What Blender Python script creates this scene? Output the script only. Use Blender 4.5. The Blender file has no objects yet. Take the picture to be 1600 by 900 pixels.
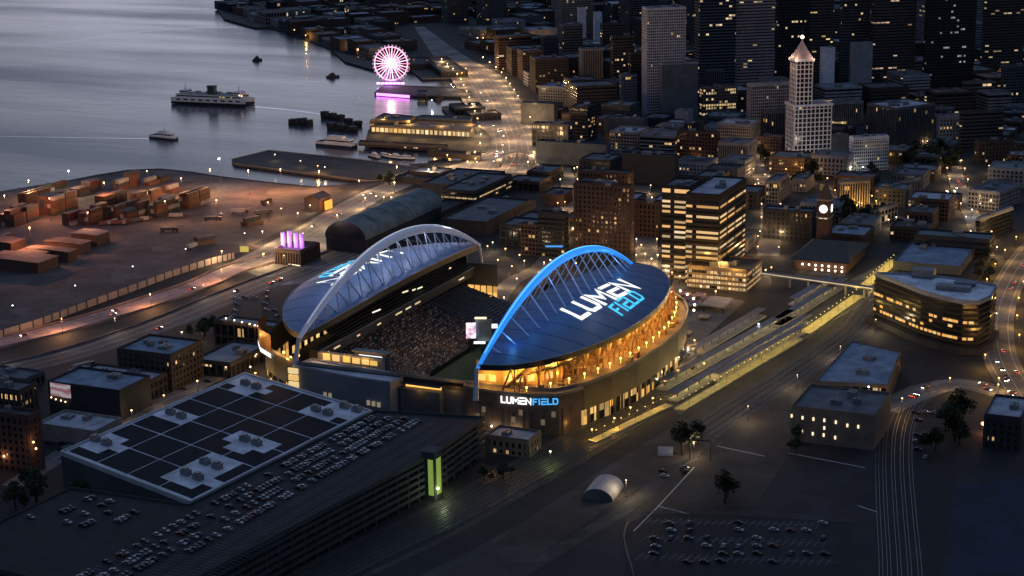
import bpy, math, random
from mathutils import Vector, Matrix
R_ = math.radians
rnd = random.Random(7)
scn = bpy.context.scene
COL = scn.collection
# ------------------------------------------------------------------ camera model
CAM = Vector((587.2, -1033.4, 361.4)); YAW = R_(-28.372); PIT = R_(14.685); FPX = 2738.75; ROLL = R_(-0.954)
_d = Vector((math.sin(YAW)*math.cos(PIT), math.cos(YAW)*math.cos(PIT), -math.sin(PIT)))
_r0 = Vector((math.cos(YAW), -math.sin(YAW), 0)); _u0 = _r0.cross(_d)
_r = _r0*math.cos(ROLL)+_u0*math.sin(ROLL); _u = _u0*math.cos(ROLL)-_r0*math.sin(ROLL)
def ray(px, py): return _d+_r*((px-800)/FPX)-_u*((py-450)/FPX)
def G(px, py, z=0.0):
    v = ray(px, py); return CAM+v*((z-CAM.z)/v.z)
def proj(P):
    v = Vector(P)-CAM; z = v.dot(_d); return 800+FPX*v.dot(_r)/z, 450-FPX*v.dot(_u)/z
def len_to_x(P, dv, x):          # distance along dv from P until the picture column x
    w = _r*FPX-_d*(x-800); return -(P-CAM).dot(w)/dv.dot(w)
def height_to_y(P, y):
    w = _u*FPX+_d*(y-450); return -(P-CAM).dot(w)/w.z
cd = bpy.data.cameras.new('camera'); cam = bpy.data.objects.new('camera', cd); COL.objects.link(cam)
cam.matrix_world = Matrix(((_r.x, _u.x, -_d.x, CAM.x), (_r.y, _u.y, -_d.y, CAM.y), (_r.z, _u.z, -_d.z, CAM.z), (0, 0, 0, 1)))
cd.sensor_width = 36; cd.lens = 36*FPX/1600; cd.clip_start = 1; cd.clip_end = 60000
scn.camera = cam
# ------------------------------------------------------------------ materials
MATS = {}
def M(name, col, rough=.7, metal=0., var=.35, scale=.05, emit=None, es=0., spec=.5, sample=False):
    if name in MATS: return MATS[name]
    m = bpy.data.materials.new(name); m.use_nodes = True; nt = m.node_tree; N = nt.nodes; b = N['Principled BSDF']
    b.inputs['Roughness'].default_value = rough; b.inputs['Metallic'].default_value = metal
    b.inputs['Specular IOR Level'].default_value = spec
    b.inputs['Base Color'].default_value = (*col, 1)
    if var > 0:
        g = N.new('ShaderNodeNewGeometry'); n1 = N.new('ShaderNodeTexNoise'); n1.inputs['Scale'].default_value = scale
        n1.inputs['Detail'].default_value = 6; n1.inputs['Roughness'].default_value = .65
        nt.links.new(g.outputs['Position'], n1.inputs['Vector'])
        rp = N.new('ShaderNodeMapRange'); rp.inputs['From Min'].default_value = .3; rp.inputs['From Max'].default_value = .7
        rp.inputs['To Min'].default_value = 1-var; rp.inputs['To Max'].default_value = 1+var
        nt.links.new(n1.outputs['Fac'], rp.inputs['Value'])
        mx = N.new('ShaderNodeVectorMath'); mx.operation = 'SCALE'; mx.inputs[0].default_value = col
        nt.links.new(rp.outputs['Result'], mx.inputs['Scale']); nt.links.new(mx.outputs['Vector'], b.inputs['Base Color'])
    if emit:
        b.inputs['Emission Color'].default_value = (*emit, 1); b.inputs['Emission Strength'].default_value = es
        if not sample: m.cycles.emission_sampling = 'NONE'
    MATS[name] = m; return m
def GLASS(name, bw, fh, lit, warm=(1, .62, .22), cool=(1, .78, .46), es=1.0, base=(.012, .014, .018), rough=.18, floors=.6):
    """window glass whose rooms are lit or dark by bay and storey (uv in metres)"""
    if name in MATS: return MATS[name]
    m = bpy.data.materials.new(name); m.use_nodes = True; nt = m.node_tree; N = nt.nodes; L = nt.links; b = N['Principled BSDF']
    def math_(op, a, bb=None, c=None):
        n = N.new('ShaderNodeMath'); n.operation = op
        for i, x in enumerate((a, bb, c)):
            if x is None: continue
            if isinstance(x, (int, float)): n.inputs[i].default_value = x
            else: L.new(x, n.inputs[i])
        return n.outputs[0]
    uv = N.new('ShaderNodeUVMap'); sp = N.new('ShaderNodeSeparateXYZ'); L.new(uv.outputs[0], sp.inputs[0])
    oi = N.new('ShaderNodeObjectInfo'); sd = math_('MULTIPLY', oi.outputs['Random'], 517.0)
    u = math_('DIVIDE', sp.outputs['X'], bw); v = math_('DIVIDE', sp.outputs['Y'], fh)
    fu = math_('FLOOR', u); fv = math_('FLOOR', v)
    def wn(x, y, z):
        c = N.new('ShaderNodeCombineXYZ')
        for i, q in enumerate((x, y, z)):
            if isinstance(q, (int, float)): c.inputs[i].default_value = q
            else: L.new(q, c.inputs[i])
        w = N.new('ShaderNodeTexWhiteNoise'); w.noise_dimensions = '3D'; L.new(c.outputs[0], w.inputs['Vector']); return w
    r1 = wn(fu, fv, sd); r2 = wn(3.3, fv, sd); r3 = wn(math_('FLOOR', math_('DIVIDE', fu, 4.0)), fv, sd)
    th = math_('MULTIPLY', math_('POWER', r2.outputs['Value'], 3.0), 4*floors)
    th = math_('ADD', th, 1-floors)
    th = math_('MULTIPLY', th, lit)
    rr = math_('MULTIPLY_ADD', r1.outputs['Value'], .45, math_('MULTIPLY', r3.outputs['Value'], .55))
    rr = math_('SUBTRACT', math_('MULTIPLY', rr, 1.3), .1)
    on = math_('LESS_THAN', rr, th)
    fr = math_('FRACT', u); ok = math_('MULTIPLY', math_('GREATER_THAN', fr, .08), math_('LESS_THAN', fr, .92))
    mu = math_('MULTIPLY', on, ok)
    st = math_('MULTIPLY', mu, math_('MULTIPLY_ADD', r1.outputs['Color'], es, .25*es))
    mc = N.new('ShaderNodeMix'); mc.data_type = 'RGBA'; L.new(r3.outputs['Value'], mc.inputs['Factor'])
    mc.inputs['A'].default_value = (*warm, 1); mc.inputs['B'].default_value = (*cool, 1)
    L.new(mc.outputs['Result'], b.inputs['Emission Color']); L.new(st, b.inputs['Emission Strength'])
    b.inputs['Base Color'].default_value = (*base, 1); b.inputs['Roughness'].default_value = rough
    m.cycles.emission_sampling = 'NONE'; MATS[name] = m; return m
def EM(name, col, s, sample=False): return M(name, tuple(c*.3 for c in col), .5, 0, 0, emit=col, es=s, sample=sample)
# ------------------------------------------------------------------ mesh builder
class MB:
    def __init__(s): s.v = []; s.f = []; s.uv = []; s.mi = []
    def face(s, pts, m=0, uv=None):
        i = len(s.v); s.v += [tuple(p) for p in pts]; s.f.append(tuple(range(i, i+len(pts)))); s.mi.append(m)
        s.uv.append(uv or [(p[0], p[1]) for p in pts]); return s
    def wall(s, a, b, z0, z1, u0=0., m=0):
        l = math.hypot(b[0]-a[0], b[1]-a[1])
        return s.face([(a[0], a[1], z0), (b[0], b[1], z0), (b[0], b[1], z1), (a[0], a[1], z1)], m, [(u0, z0), (u0+l, z0), (u0+l, z1), (u0, z1)])
    def prism(s, pts, z0, z1, m=0, mt=None, top=True, bot=False):
        u = 0; n = len(pts)
        for i in range(n):
            a, b = pts[i], pts[(i+1) % n]; s.wall(a, b, z0, z1, u, m); u += math.hypot(b[0]-a[0], b[1]-a[1])
        if top: s.face([(p[0], p[1], z1) for p in pts], m if mt is None else mt)
        if bot: s.face([(p[0], p[1], z0) for p in reversed(pts)], m)
        return s
    def ring(s, pin, pout, z0, z1, m=0):
        u = 0; n = len(pin)
        for i in range(n):
            j = (i+1) % n; a, b, c, d = pin[i], pin[j], pout[i], pout[j]
            s.wall(c, d, z0, z1, u, m); s.wall(b, a, z0, z1, u, m); u += math.hypot(d[0]-c[0], d[1]-c[1])
            s.face([(c[0], c[1], z1), (d[0], d[1], z1), (b[0], b[1], z1), (a[0], a[1], z1)], m)
            s.face([(a[0], a[1], z0), (b[0], b[1], z0), (d[0], d[1], z0), (c[0], c[1], z0)], m)
        return s
    def box(s, o, u, v, w, m=0):     # centre of the bottom, full vectors
        o, u, v, w = Vector(o), Vector(u), Vector(v), Vector(w)
        p = [o-u/2-v/2, o+u/2-v/2, o+u/2+v/2, o-u/2+v/2]; q = [x+w for x in p]
        for i in range(4):
            j = (i+1) % 4; l = (p[j]-p[i]).length; h = w.length
            s.face([p[i], p[j], q[j], q[i]], m, [(0, 0), (l, 0), (l, h), (0, h)])
        s.face(q, m); s.face(p[::-1], m); return s
    def tube(s, a, b, ra, rb=None, n=6, m=0, caps=True):
        a, b = Vector(a), Vector(b); rb = ra if rb is None else rb
        w = (b-a).normalized(); x = w.orthogonal().normalized(); y = w.cross(x); A = []; B = []
        for i in range(n):
            t = 2*math.pi*i/n; k = x*math.cos(t)+y*math.sin(t); A.append(a+k*ra); B.append(b+k*rb)
        for i in range(n):
            j = (i+1) % n; s.face([A[i], A[j], B[j], B[i]], m)
        if caps: s.face(A[::-1], m); s.face(B, m)
        return s
    def path(s, pts, ra, rb, n=8, m=0, up=None):   # elliptical section along a polyline
        pts = [Vector(p) for p in pts]; rings = []
        for i, p in enumerate(pts):
            t = (pts[min(i+1, len(pts)-1)]-pts[max(i-1, 0)]).normalized()
            x = t.cross(up or Vector((0, 0, 1))).normalized(); y = x.cross(t)
            a = ra(i/(len(pts)-1)) if callable(ra) else ra; b = rb(i/(len(pts)-1)) if callable(rb) else rb
            rings.append([p+x*(a*math.cos(2*math.pi*k/n))+y*(b*math.sin(2*math.pi*k/n)) for k in range(n)])
        for i in range(len(rings)-1):
            for k in range(n):
                j = (k+1) % n; s.face([rings[i][k], rings[i][j], rings[i+1][j], rings[i+1][k]], m)
        s.face(rings[0][::-1], m); s.face(rings[-1], m); return s
    def ball(s, c, r, m=0, n=8, k=5, sz=1.):
        c = Vector(c)
        P = lambda i, j: c+Vector((r*math.sin(math.pi*j/k)*math.cos(2*math.pi*i/n), r*math.sin(math.pi*j/k)*math.sin(2*math.pi*i/n), r*sz*math.cos(math.pi*j/k)))
        for j in range(k):
            for i in range(n):
                q = [P(i, j), P(i, j+1), P(i+1, j+1), P(i+1, j)]
                if j == 0: q = q[:3]
                elif j == k-1: q = [q[0], q[1], q[3]]
                s.face(q, m)
        return s
    def mesh(s, name, mats, org=(0, 0, 0), smooth=False):
        me = bpy.data.meshes.new(name); ox, oy, oz = org
        me.from_pydata([(x-ox, y-oy, z-oz) for x, y, z in s.v], [], s.f)
        ul = me.uv_layers.new(name='UVMap'); ul.data.foreach_set('uv', [c for f in s.uv for p in f for c in p])
        for m in (mats if isinstance(mats, (list, tuple)) else [mats]): me.materials.append(m)
        me.polygons.foreach_set('material_index', s.mi)
        if smooth: me.polygons.foreach_set('use_smooth', [True]*len(s.f))
        me.update(); return me
    def build(s, name, mats, parent=None, org=None, smooth=False):
        o_ = WLOC[parent.name] if parent else Vector(org or (0, 0, 0))
        ob = bpy.data.objects.new(name, s.mesh(name, mats, o_, smooth)); COL.objects.link(ob)
        if parent: ob.parent = parent
        else: ob.location = o_
        WLOC[ob.name] = o_; return ob
WLOC = {}
def tag(o, label=None, cat=None, group=None, kind=None):
    for k, x in (('label', label), ('category', cat), ('group', group), ('kind', kind)):
        if x: o[k] = x
    return o
def thing(name, label, cat, loc, group=None):
    o = bpy.data.objects.new(name, None); COL.objects.link(o); o.location = loc; o.empty_display_size = 2
    WLOC[o.name] = Vector(loc); return tag(o, label, cat, group)
def copy_tree(o, parent=None):
    c = o.copy(); COL.objects.link(c)
    if parent: c.parent = parent
    for ch in list(o.children): copy_tree(ch, c)
    return c
def offs(pts, d):                 # outward offset of a counter-clockwise polygon
    n = len(pts); out = []
    for i in range(n):
        a, b, c = pts[i-1], pts[i], pts[(i+1) % n]
        e1 = Vector((b[0]-a[0], b[1]-a[1])).normalized(); e2 = Vector((c[0]-b[0], c[1]-b[1])).normalized()
        n1 = Vector((e1.y, -e1.x)); n2 = Vector((e2.y, -e2.x)); k = n1+n2
        k = k/max(.25, 1+n1.dot(n2)); out.append((b[0]+k.x*d, b[1]+k.y*d))
    return out
def ccw(pts):
    a = sum(pts[i-1][0]*pts[i][1]-pts[i][0]*pts[i-1][1] for i in range(len(pts)))
    return pts if a > 0 else pts[::-1]
OCC = []                           # taken ground: (x, y, radius)
def free(x, y, r): return all((x-a)**2+(y-b)**2 > (r+c)**2 for a, b, c in OCC)
A0 = 4.6; A1 = -50.0
def dirs(a):
    a = R_(a); return Vector((-math.cos(a), -math.sin(a), 0)), Vector((-math.sin(a), math.cos(a), 0))
WALL = dict(brick=(.085, .045, .035), brown=(.055, .04, .033), stone=(.27, .235, .21), concrete=(.27, .265, .275), white=(.62, .63, .67),
            dark=(.03, .03, .035), umber=(.07, .058, .056), bronze=(.028, .02, .017), grey=(.09, .094, .105), tan=(.17, .13, .1), maroon=(.3, .25, .25), blue=(.075, .09, .11), pale=(.46, .47, .52))
def wallm(k): return M('wall_'+k, WALL[k], .8, 0, .3, .12)
ROOF = dict(light=(.42, .43, .47), white=(.72, .74, .78), mid=(.13, .132, .145), dark=(.05, .05, .055), blue=(.22, .28, .36), rust=(.2, .125, .1), green=(.16, .2, .2))
def roofm(k): return M('roofing_'+k, ROOF[k], .85, 0, .45, .09)
UNIT = lambda: M('hvac_metal', (.2, .2, .21), .5, .3, .3, .3)
# style: bay, storey, pier width, spandrel height, wall proud, lit share, glass name
STY = dict(grid=(3.6, 3.8, .9, 1.3), fine=(2.4, 3.6, .7, 1.2), pier=(2.6, 3.8, 1.0, .0), band=(4.5, 4.0, 0., 1.7), punch=(4.2, 4.2, 2.1, 1.9),
           curtain=(3.0, 4.0, .14, 1.8), dash=(6.5, 4.1, 0., 2.5), blank=(0, 0, 0, 0), thin=(3.0, 3.9, .25, .55), hall=(6, 7, 1.2, 1.5), strip=(22, 4.2, 0., 2.1))
LIT = dict(none=0., few=.07, some=.13, many=.4, most=.75)
def block(pts, H, style, wall, roof, lit, name, label, cat='building', group=None, units=2, z0=0., es=1.1, warm=(1, .6, .22), seed=None, parapet=1.1, para=None, floors=.6):
    """a building: glazing core, proud wall frame, parapet, roof, rooftop units"""
    pts = ccw([(p[0], p[1]) for p in pts]); cx = sum(p[0] for p in pts)/len(pts); cy = sum(p[1] for p in pts)/len(pts)
    OCC.append((cx, cy, max(math.hypot(p[0]-cx, p[1]-cy) for p in pts)*.85))
    t = thing(name, label, cat, (cx, cy, z0), group)
    bay, fh, pw, sh = STY[style]; wm = wallm(wall); rg = random.Random(int(cx*7+cy*13))
    zt = z0+H
    if style == 'blank':
        MB().prism(pts, z0, zt, top=False).build('wall', wm, t)
    else:
        g = GLASS('window_glass_%s_%s_%g_%d' % (style, lit, es, int(warm[1]*100+warm[2]*1000)), bay, fh, LIT[lit], es=es, warm=warm, floors=floors)
        MB().prism(pts, z0, zt-.6, top=False).build('glazing', g, t)
        fb = MB(); nf = max(1, int(round((H-1.0)/fh)))
        if sh > 0:
            o1 = offs(pts, .02); o2 = offs(pts, .35)
            fb.ring(o1, o2, z0, z0+sh*.5)
            for k in range(1, nf):
                if z0+k*fh+sh*.5 < zt-2.2: fb.ring(o1, o2, z0+k*fh-sh*.5, z0+k*fh+sh*.5)
        if pw > 0:
            o2 = offs(pts, .42)
            for i in range(len(pts)):
                a, b = Vector(o2[i]+(0,)), Vector(o2[(i+1) % len(pts)]+(0,)); l = (b-a).length
                if l < 1.5: continue
                dd = (b-a)/l; nn = Vector((dd.y, -dd.x, 0)); nb = max(1, int(round(l/bay)))
                for k in range(nb+1):
                    s_ = min(max(k*l/nb, pw/2+.01), l-pw/2-.01)
                    fb.box(a+dd*s_-nn*.2+Vector((0, 0, z0+.01)), dd*pw, nn*.38, Vector((0, 0, H-2.0)))
        if fb.f: fb.build('wall', wm, t)
        MB().ring(offs(pts, .02), offs(pts, .5), zt-2.0, zt).build('cornice', para or wm, t)
    MB().face([(p[0], p[1], zt-.55) for p in offs(pts, .01)]).build('roof', roofm(roof), t)
    MB().ring(offs(pts, -.5), offs(pts, .015), zt-.5, zt+parapet).build('parapet', para or wm, t)
    # rooftop units
    for i in range(units):
        k = rg.randrange(len(pts)); a, b = Vector(pts[k]+(0,)), Vector(pts[(k+1) % len(pts)]+(0,))
        f1, f2 = rg.uniform(.2, .8), rg.uniform(.35, .75)
        p = a.lerp(b, f1).lerp(Vector((cx, cy, 0)), f2); dd = (b-a).normalized(); nn = Vector((dd.y, -dd.x, 0)); L = (b-a).length
        w = min(rg.uniform(3, 9), L*.3); dp = min(rg.uniform(3, 7), L*.25); h = rg.uniform(1.8, 4.2)
        mb = MB().box(p+Vector((0, 0, zt-.54)), dd*w, nn*dp, Vector((0, 0, h)))
        for q in (-.22, .22):
            c = p+dd*(w*q)+Vector((0, 0, zt-.54+h)); mb.tube(c, c+Vector((0, 0, .5)), min(w, dp)*.18, n=8)
        mb.build('rooftop_unit', UNIT(), t)
    return t
def bld(xf, yb, xl, xr, yt, a, style, wall, roof, lit, label, name='building', units=2, depth=None, left=None, H=None, **kw):
    P = G(xf, yb); dl, dr = dirs(a)
    L1 = left or max(4, len_to_x(P, dl, xl)); L2 = depth or max(4, len_to_x(P, dr, xr))
    H = H or height_to_y(P, yt)
    if not (0 < L1 < 900 and 0 < L2 < 900 and 2 < H < 420): print('BAD', label, L1, L2, H)
    t = block([P+dr*L2, P+dr*L2+dl*L1, P+dl*L1, P], H, style, wall, roof, lit, name, label, units=units, **kw)
    return t
def strip(px, width, z, name, mat, world=False, thick=None, kind='structure'):
    p = [Vector(q) for q in px] if world else [G(*q) for q in px]
    mb = MB(); n = len(p); Ls = []; Rs = []
    for i in range(n):
        t = (p[min(i+1, n-1)]-p[max(i-1, 0)]); t.z = 0; t.normalize(); nn = Vector((-t.y, t.x, 0))
        w = width[i] if isinstance(width, (list, tuple)) else width
        Ls.append(p[i]+nn*w/2); Rs.append(p[i]-nn*w/2)
    for i in range(n-1):
        q = [Ls[i], Rs[i], Rs[i+1], Ls[i+1]]
        mb.face([(v.x, v.y, z) for v in q][::-1])
    o = mb.build(name, mat, None, (p[0].x, p[0].y, 0))
    if kind: o['kind'] = kind
    return o
def smooth_line(px, k=6):
    P = [G(*q) for q in px]; out = []
    for i in range(len(P)-1):
        a, b, c, d = P[max(i-1, 0)], P[i], P[i+1], P[min(i+2, len(P)-1)]
        for j in range(k):
            t = j/k; out.append(.5*((2*b)+(c-a)*t+(2*a-5*b+4*c-d)*t*t+(3*b-a-3*c+d)*t**3))
    out.append(P[-1]); return out
def shift(line, d):
    out = []
    for i, p in enumerate(line):
        t = line[min(i+1, len(line)-1)]-line[max(i-1, 0)]; t.z = 0; t.normalize(); out.append(p+Vector((-t.y, t.x, 0))*d)
    return out
def plate(px, z, name, mat, kind='structure', zp=None):
    pts = ccw([tuple(G(q[0], q[1], z if zp is None else zp)[:2]) for q in px])
    o = MB().face([(x, y, z) for x, y in pts]).build(name, mat, None, (pts[0][0], pts[0][1], 0)); o['kind'] = kind; return o
# ------------------------------------------------------------------ world, render
w = bpy.data.worlds.new('World'); scn.world = w; w.use_nodes = True; nt = w.node_tree; N = nt.nodes; L = nt.links
bg = N['Background']; sky = N.new('ShaderNodeTexSky'); sky.sky_type = 'NISHITA'; sky.sun_disc = False
SUN_EL, SUN_AZ = R_(2.0), R_(-36)           # azimuth from north, clockwise
sky.sun_elevation = SUN_EL; sky.sun_rotation = SUN_AZ; sky.air_density = 1.0; sky.dust_density = 2.0; sky.ozone_density = 2.0
hs = N.new('ShaderNodeHueSaturation'); hs.inputs['Saturation'].default_value = .35
tc = N.new('ShaderNodeTexCoord'); mp = N.new('ShaderNodeMapping'); mp.inputs['Scale'].default_value = (1, 1, 3.5)
cn = N.new('ShaderNodeTexNoise'); cn.inputs['Scale'].default_value = 2.2; cn.inputs['Detail'].default_value = 5
cr = N.new('ShaderNodeMapRange'); cr.inputs['From Min'].default_value = .35; cr.inputs['From Max'].default_value = .7
cr.inputs['To Min'].default_value = .7; cr.inputs['To Max'].default_value = 1.25
L.new(tc.outputs['Generated'], mp.inputs['Vector']); L.new(mp.outputs[0], cn.inputs['Vector']); L.new(cn.outputs['Fac'], cr.inputs['Value'])
ml = N.new('ShaderNodeMix'); ml.data_type = 'RGBA'; ml.blend_type = 'MULTIPLY'; ml.inputs['Factor'].default_value = 1
tn = N.new('ShaderNodeMix'); tn.data_type = 'RGBA'; tn.blend_type = 'MULTIPLY'; tn.inputs['Factor'].default_value = 1
tn.inputs['B'].default_value = (.7, .92, 1.42, 1)
L.new(sky.outputs[0], hs.inputs['Color']); L.new(hs.outputs[0], tn.inputs['A']); L.new(tn.outputs['Result'], ml.inputs['A'])
sz_ = N.new('ShaderNodeSeparateXYZ'); L.new(tc.outputs['Generated'], sz_.inputs[0]); zr_ = N.new('ShaderNodeMapRange'); zr_.interpolation_type = 'SMOOTHSTEP'
zr_.inputs['From Min'].default_value = .12; zr_.inputs['From Max'].default_value = .6; zr_.inputs['To Min'].default_value = .4; zr_.inputs['To Max'].default_value = 2.7; L.new(sz_.outputs['Z'], zr_.inputs['Value'])
mq = N.new('ShaderNodeMath'); mq.operation = 'MULTIPLY'; L.new(cr.outputs['Result'], mq.inputs[0]); L.new(zr_.outputs['Result'], mq.inputs[1])
L.new(mq.outputs[0], ml.inputs['B']); L.new(ml.outputs['Result'], bg.inputs['Color'])
bg.inputs['Strength'].default_value = .12
sl = bpy.data.lights.new('sun', 'SUN'); so = bpy.data.objects.new('sun', sl); COL.objects.link(so)
sl.energy = .02; sl.angle = R_(25); sl.color = (1, .86, .78)
so.rotation_euler = (R_(90)-SUN_EL, 0, -SUN_AZ+math.pi)
scn.view_settings.view_transform = 'Standard'; scn.view_settings.look = 'None'; scn.view_settings.exposure = 0; scn.view_settings.gamma = 1
scn.view_settings.use_curve_mapping = False
cy_ = scn.cycles; cy_.max_bounces = 5; cy_.diffuse_bounces = 2; cy_.glossy_bounces = 3; cy_.transmission_bounces = 2; cy_.volume_bounces = 0
cy_.caustics_reflective = False; cy_.caustics_refractive = False; cy_.sample_clamp_indirect = 3; cy_.sample_clamp_direct = 0
cy_.use_denoising = True; cy_.denoiser = 'OPENIMAGEDENOISE'; cy_.denoising_input_passes = 'RGB_ALBEDO_NORMAL'
try: cy_.use_light_tree = True
except Exception: pass
# ------------------------------------------------------------------ lamps
def point(parent, p, col, power, r=.5):
    l = bpy.data.lights.new('light_source', 'POINT'); l.energy = power; l.color = col; l.shadow_soft_size = r
    o = bpy.data.objects.new('light_source', l); COL.objects.link(o)
    if parent: o.parent = parent; o.location = Vector(p)-WLOC[parent.name]
    else: o.location = p
    return o
LC = dict(sodium=(1, .47, .19), warm=(1, .64, .3), cream=(1, .74, .45), white=(.92, .96, 1), gold=(1, .53, .12), red=(1, .12, .08), orange=(1, .38, .18), violet=(.75, .3, 1), green=(.75, 1, .3), blue=(.1, .45, 1))
_lampmesh = {}
def lamp(px, py, col='warm', power=3000, h=9., label=None, group='street lamps', z0=0., rad=.62, es=6, P=None, cat='street lamp', name='street_lamp'):
    P = P or G(px, py, z0); k = (col, h, rad, es)
    if k not in _lampmesh:
        a = MB().tube((0, 0, 0), (0, 0, h), .16, .1, 6).box((0, 0, 0), (.6, 0, 0), (0, .6, 0), (0, 0, .7)).mesh('pole', M('lamp_post_metal', (.05, .05, .05), .5))
        b = MB().ball((0, 0, h+rad*.5), rad, n=8, k=5, sz=.7).mesh('lamp_head', EM('lamp_'+col+str(es), LC[col], es))
        _lampmesh[k] = (a, b)
    nm = {'sodium': 'orange', 'warm': 'warm white', 'cream': 'cream', 'white': 'cold white', 'gold': 'golden', 'orange': 'deep orange', 'red': 'red', 'violet': 'violet', 'green': 'greenish'}[col]
    t = thing(name, label or nm+' street lamp burning on a slim post', cat, P, group)
    for m_, n_ in zip(_lampmesh[k], ('pole', 'lamp_head')):
        o = bpy.data.objects.new(n_, m_); COL.objects.link(o); o.parent = t; WLOC[o.name] = P
    if power: point(t, P+Vector((0, 0, h-1.2)), LC[col], power, .8)
    return t
# ------------------------------------------------------------------ ground and water
def ground_mat(name, col, var=.45, extra=None, rough=.85):
    if name in MATS: return MATS[name]
    m = M(name, col, rough, 0, var, .018); nt = m.node_tree; N = nt.nodes; L = nt.links
    b = N['Principled BSDF']; src = b.inputs['Base Color'].links[0].from_socket
    g = N.new('ShaderNodeNewGeometry'); n2 = N.new('ShaderNodeTexNoise'); n2.inputs['Scale'].default_value = .22; n2.inputs['Detail'].default_value = 5
    L.new(g.outputs['Position'], n2.inputs['Vector'])
    v = N.new('ShaderNodeTexVoronoi'); v.inputs['Scale'].default_value = .045; v.feature = 'F1'; v.distance = 'MANHATTAN'; L.new(g.outputs['Position'], v.inputs['Vector'])
    bwn = N.new('ShaderNodeRGBToBW'); L.new(v.outputs['Color'], bwn.inputs[0])
    ad = N.new('ShaderNodeMath'); ad.operation = 'MULTIPLY_ADD'; L.new(n2.outputs['Fac'], ad.inputs[0]); ad.inputs[1].default_value = .8; L.new(bwn.outputs[0], ad.inputs[2])
    rp = N.new('ShaderNodeMapRange'); rp.inputs['From Min'].default_value = .4; rp.inputs['From Max'].default_value = 1.4; rp.inputs['To Min'].default_value = .6; rp.inputs['To Max'].default_value = 1.5
    L.new(ad.outputs[0], rp.inputs['Value']); sc_ = N.new('ShaderNodeVectorMath'); sc_.operation = 'SCALE'
    L.new(src, sc_.inputs[0]); L.new(rp.outputs['Result'], sc_.inputs['Scale']); L.new(sc_.outputs['Vector'], b.inputs['Base Color']); return m
asphalt = ground_mat('asphalt', (.0145, .0145, .0165), .6); concrete = ground_mat('road_concrete', (.2, .185, .175), .3); yard = ground_mat('yard_asphalt', (.085, .068, .064))
ballast = ground_mat('track_ballast', (.014, .0135, .013)); lotm = ground_mat('lot_asphalt', (.0085, .009, .011)); pave = ground_mat('paving', (.13, .125, .12))
dirt = ground_mat('bare_dirt', (.034, .027, .022), .6)
SHORE = [(-700, 420), (-200, 330), (0, 299), (60, 289), (110, 281), (150, 273), (200, 265), (250, 263), (300, 268), (345, 275), (420, 284), (490, 291), (540, 288), (562, 285),
         (640, 281), (640, 262), (640, 256), (700, 253), (722, 250), (733, 222), (741, 200), (737, 180), (728, 150), (722, 120), (716, 108), (700, 103), (660, 99), (630, 96), (600, 92), (575, 88), (545, 82), (520, 78), (480, 62), (440, 48),
         (400, 39), (372, 30), (352, 24), (338, 16), (352, 9), (352, 3), (345, -12)]
shore = [G(*q) for q in SHORE]
far = [Vector((-3200, 9000, 0)), Vector((-2500, 26000, 0)), Vector((26000, 26000, 0)), Vector((26000, -6000, 0)), Vector((-6000, -6000, 0))]
land = [(p.x, p.y) for p in shore]+[(p.x, p.y) for p in far]
o = MB().prism(ccw(land), -4, 0).build('ground', asphalt); o['kind'] = 'structure'
wm_ = bpy.data.materials.new('sea_water'); wm_.use_nodes = True; nt = wm_.node_tree; N = nt.nodes; L = nt.links; b = N['Principled BSDF']
b.inputs['Base Color'].default_value = (.05, .062, .085, 1); b.inputs['Roughness'].default_value = .13; b.inputs['IOR'].default_value = 1.33; b.inputs['Specular IOR Level'].default_value = .75
g = N.new('ShaderNodeNewGeometry'); mpp = N.new('ShaderNodeMapping'); mpp.inputs['Scale'].default_value = (.018, .05, .02); mpp.inputs['Rotation'].default_value = (0, 0, R_(25))
n1 = N.new('ShaderNodeTexNoise'); n1.inputs['Scale'].default_value = 1; n1.inputs['Detail'].default_value = 8; n1.inputs['Roughness'].default_value = .6
L.new(g.outputs['Position'], mpp.inputs[0]); L.new(mpp.outputs[0], n1.inputs['Vector'])
bp = N.new('ShaderNodeBump'); bp.inputs['Strength'].default_value = .35; bp.inputs['Distance'].default_value = 1.2; L.new(n1.outputs['Fac'], bp.inputs['Height']); L.new(bp.outputs[0], b.inputs['Normal'])
mp2 = N.new('ShaderNodeMapping'); mp2.inputs['Scale'].default_value = (.0012, .005, .01); mp2.inputs['Rotation'].default_value = (0, 0, R_(32))
n2 = N.new('ShaderNodeTexNoise'); n2.inputs['Scale'].default_value = 1; n2.inputs['Detail'].default_value = 7; L.new(g.outputs['Position'], mp2.inputs[0]); L.new(mp2.outputs[0], n2.inputs['Vector'])
rr = N.new('ShaderNodeMapRange'); rr.inputs['From Min'].default_value = .35; rr.inputs['From Max'].default_value = .65; rr.inputs['To Min'].default_value = .08; rr.inputs['To Max'].default_value = .3
L.new(n2.outputs['Fac'], rr.inputs['Value']); L.new(rr.outputs['Result'], b.inputs['Roughness'])
o = MB().face([(-30000, -8000, -2.2), (30000, -8000, -2.2), (30000, 40000, -2.2), (-30000, 40000, -2.2)]).build('water', wm_); o['kind'] = 'structure'
foam = M('wake_foam', (.8, .82, .9), .22, .75, .12, .05)
def wake(px, w0, w1):
    line = smooth_line(px, 6); n = len(line)
    o = strip(line, [w0+(w1-w0)*i/(n-1) for i in range(n)], -2.12, 'wake', foam, world=True); return o
wake([(233, 214), (180, 213.4), (90, 212), (-20, 210)], 5, 2)
wake([(392, 164), (430, 167), (480, 173), (540, 181)], 9, 3)
wake([(55, 70), (120, 62), (200, 50), (300, 42), (370, 41)], 5, 9)
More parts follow.
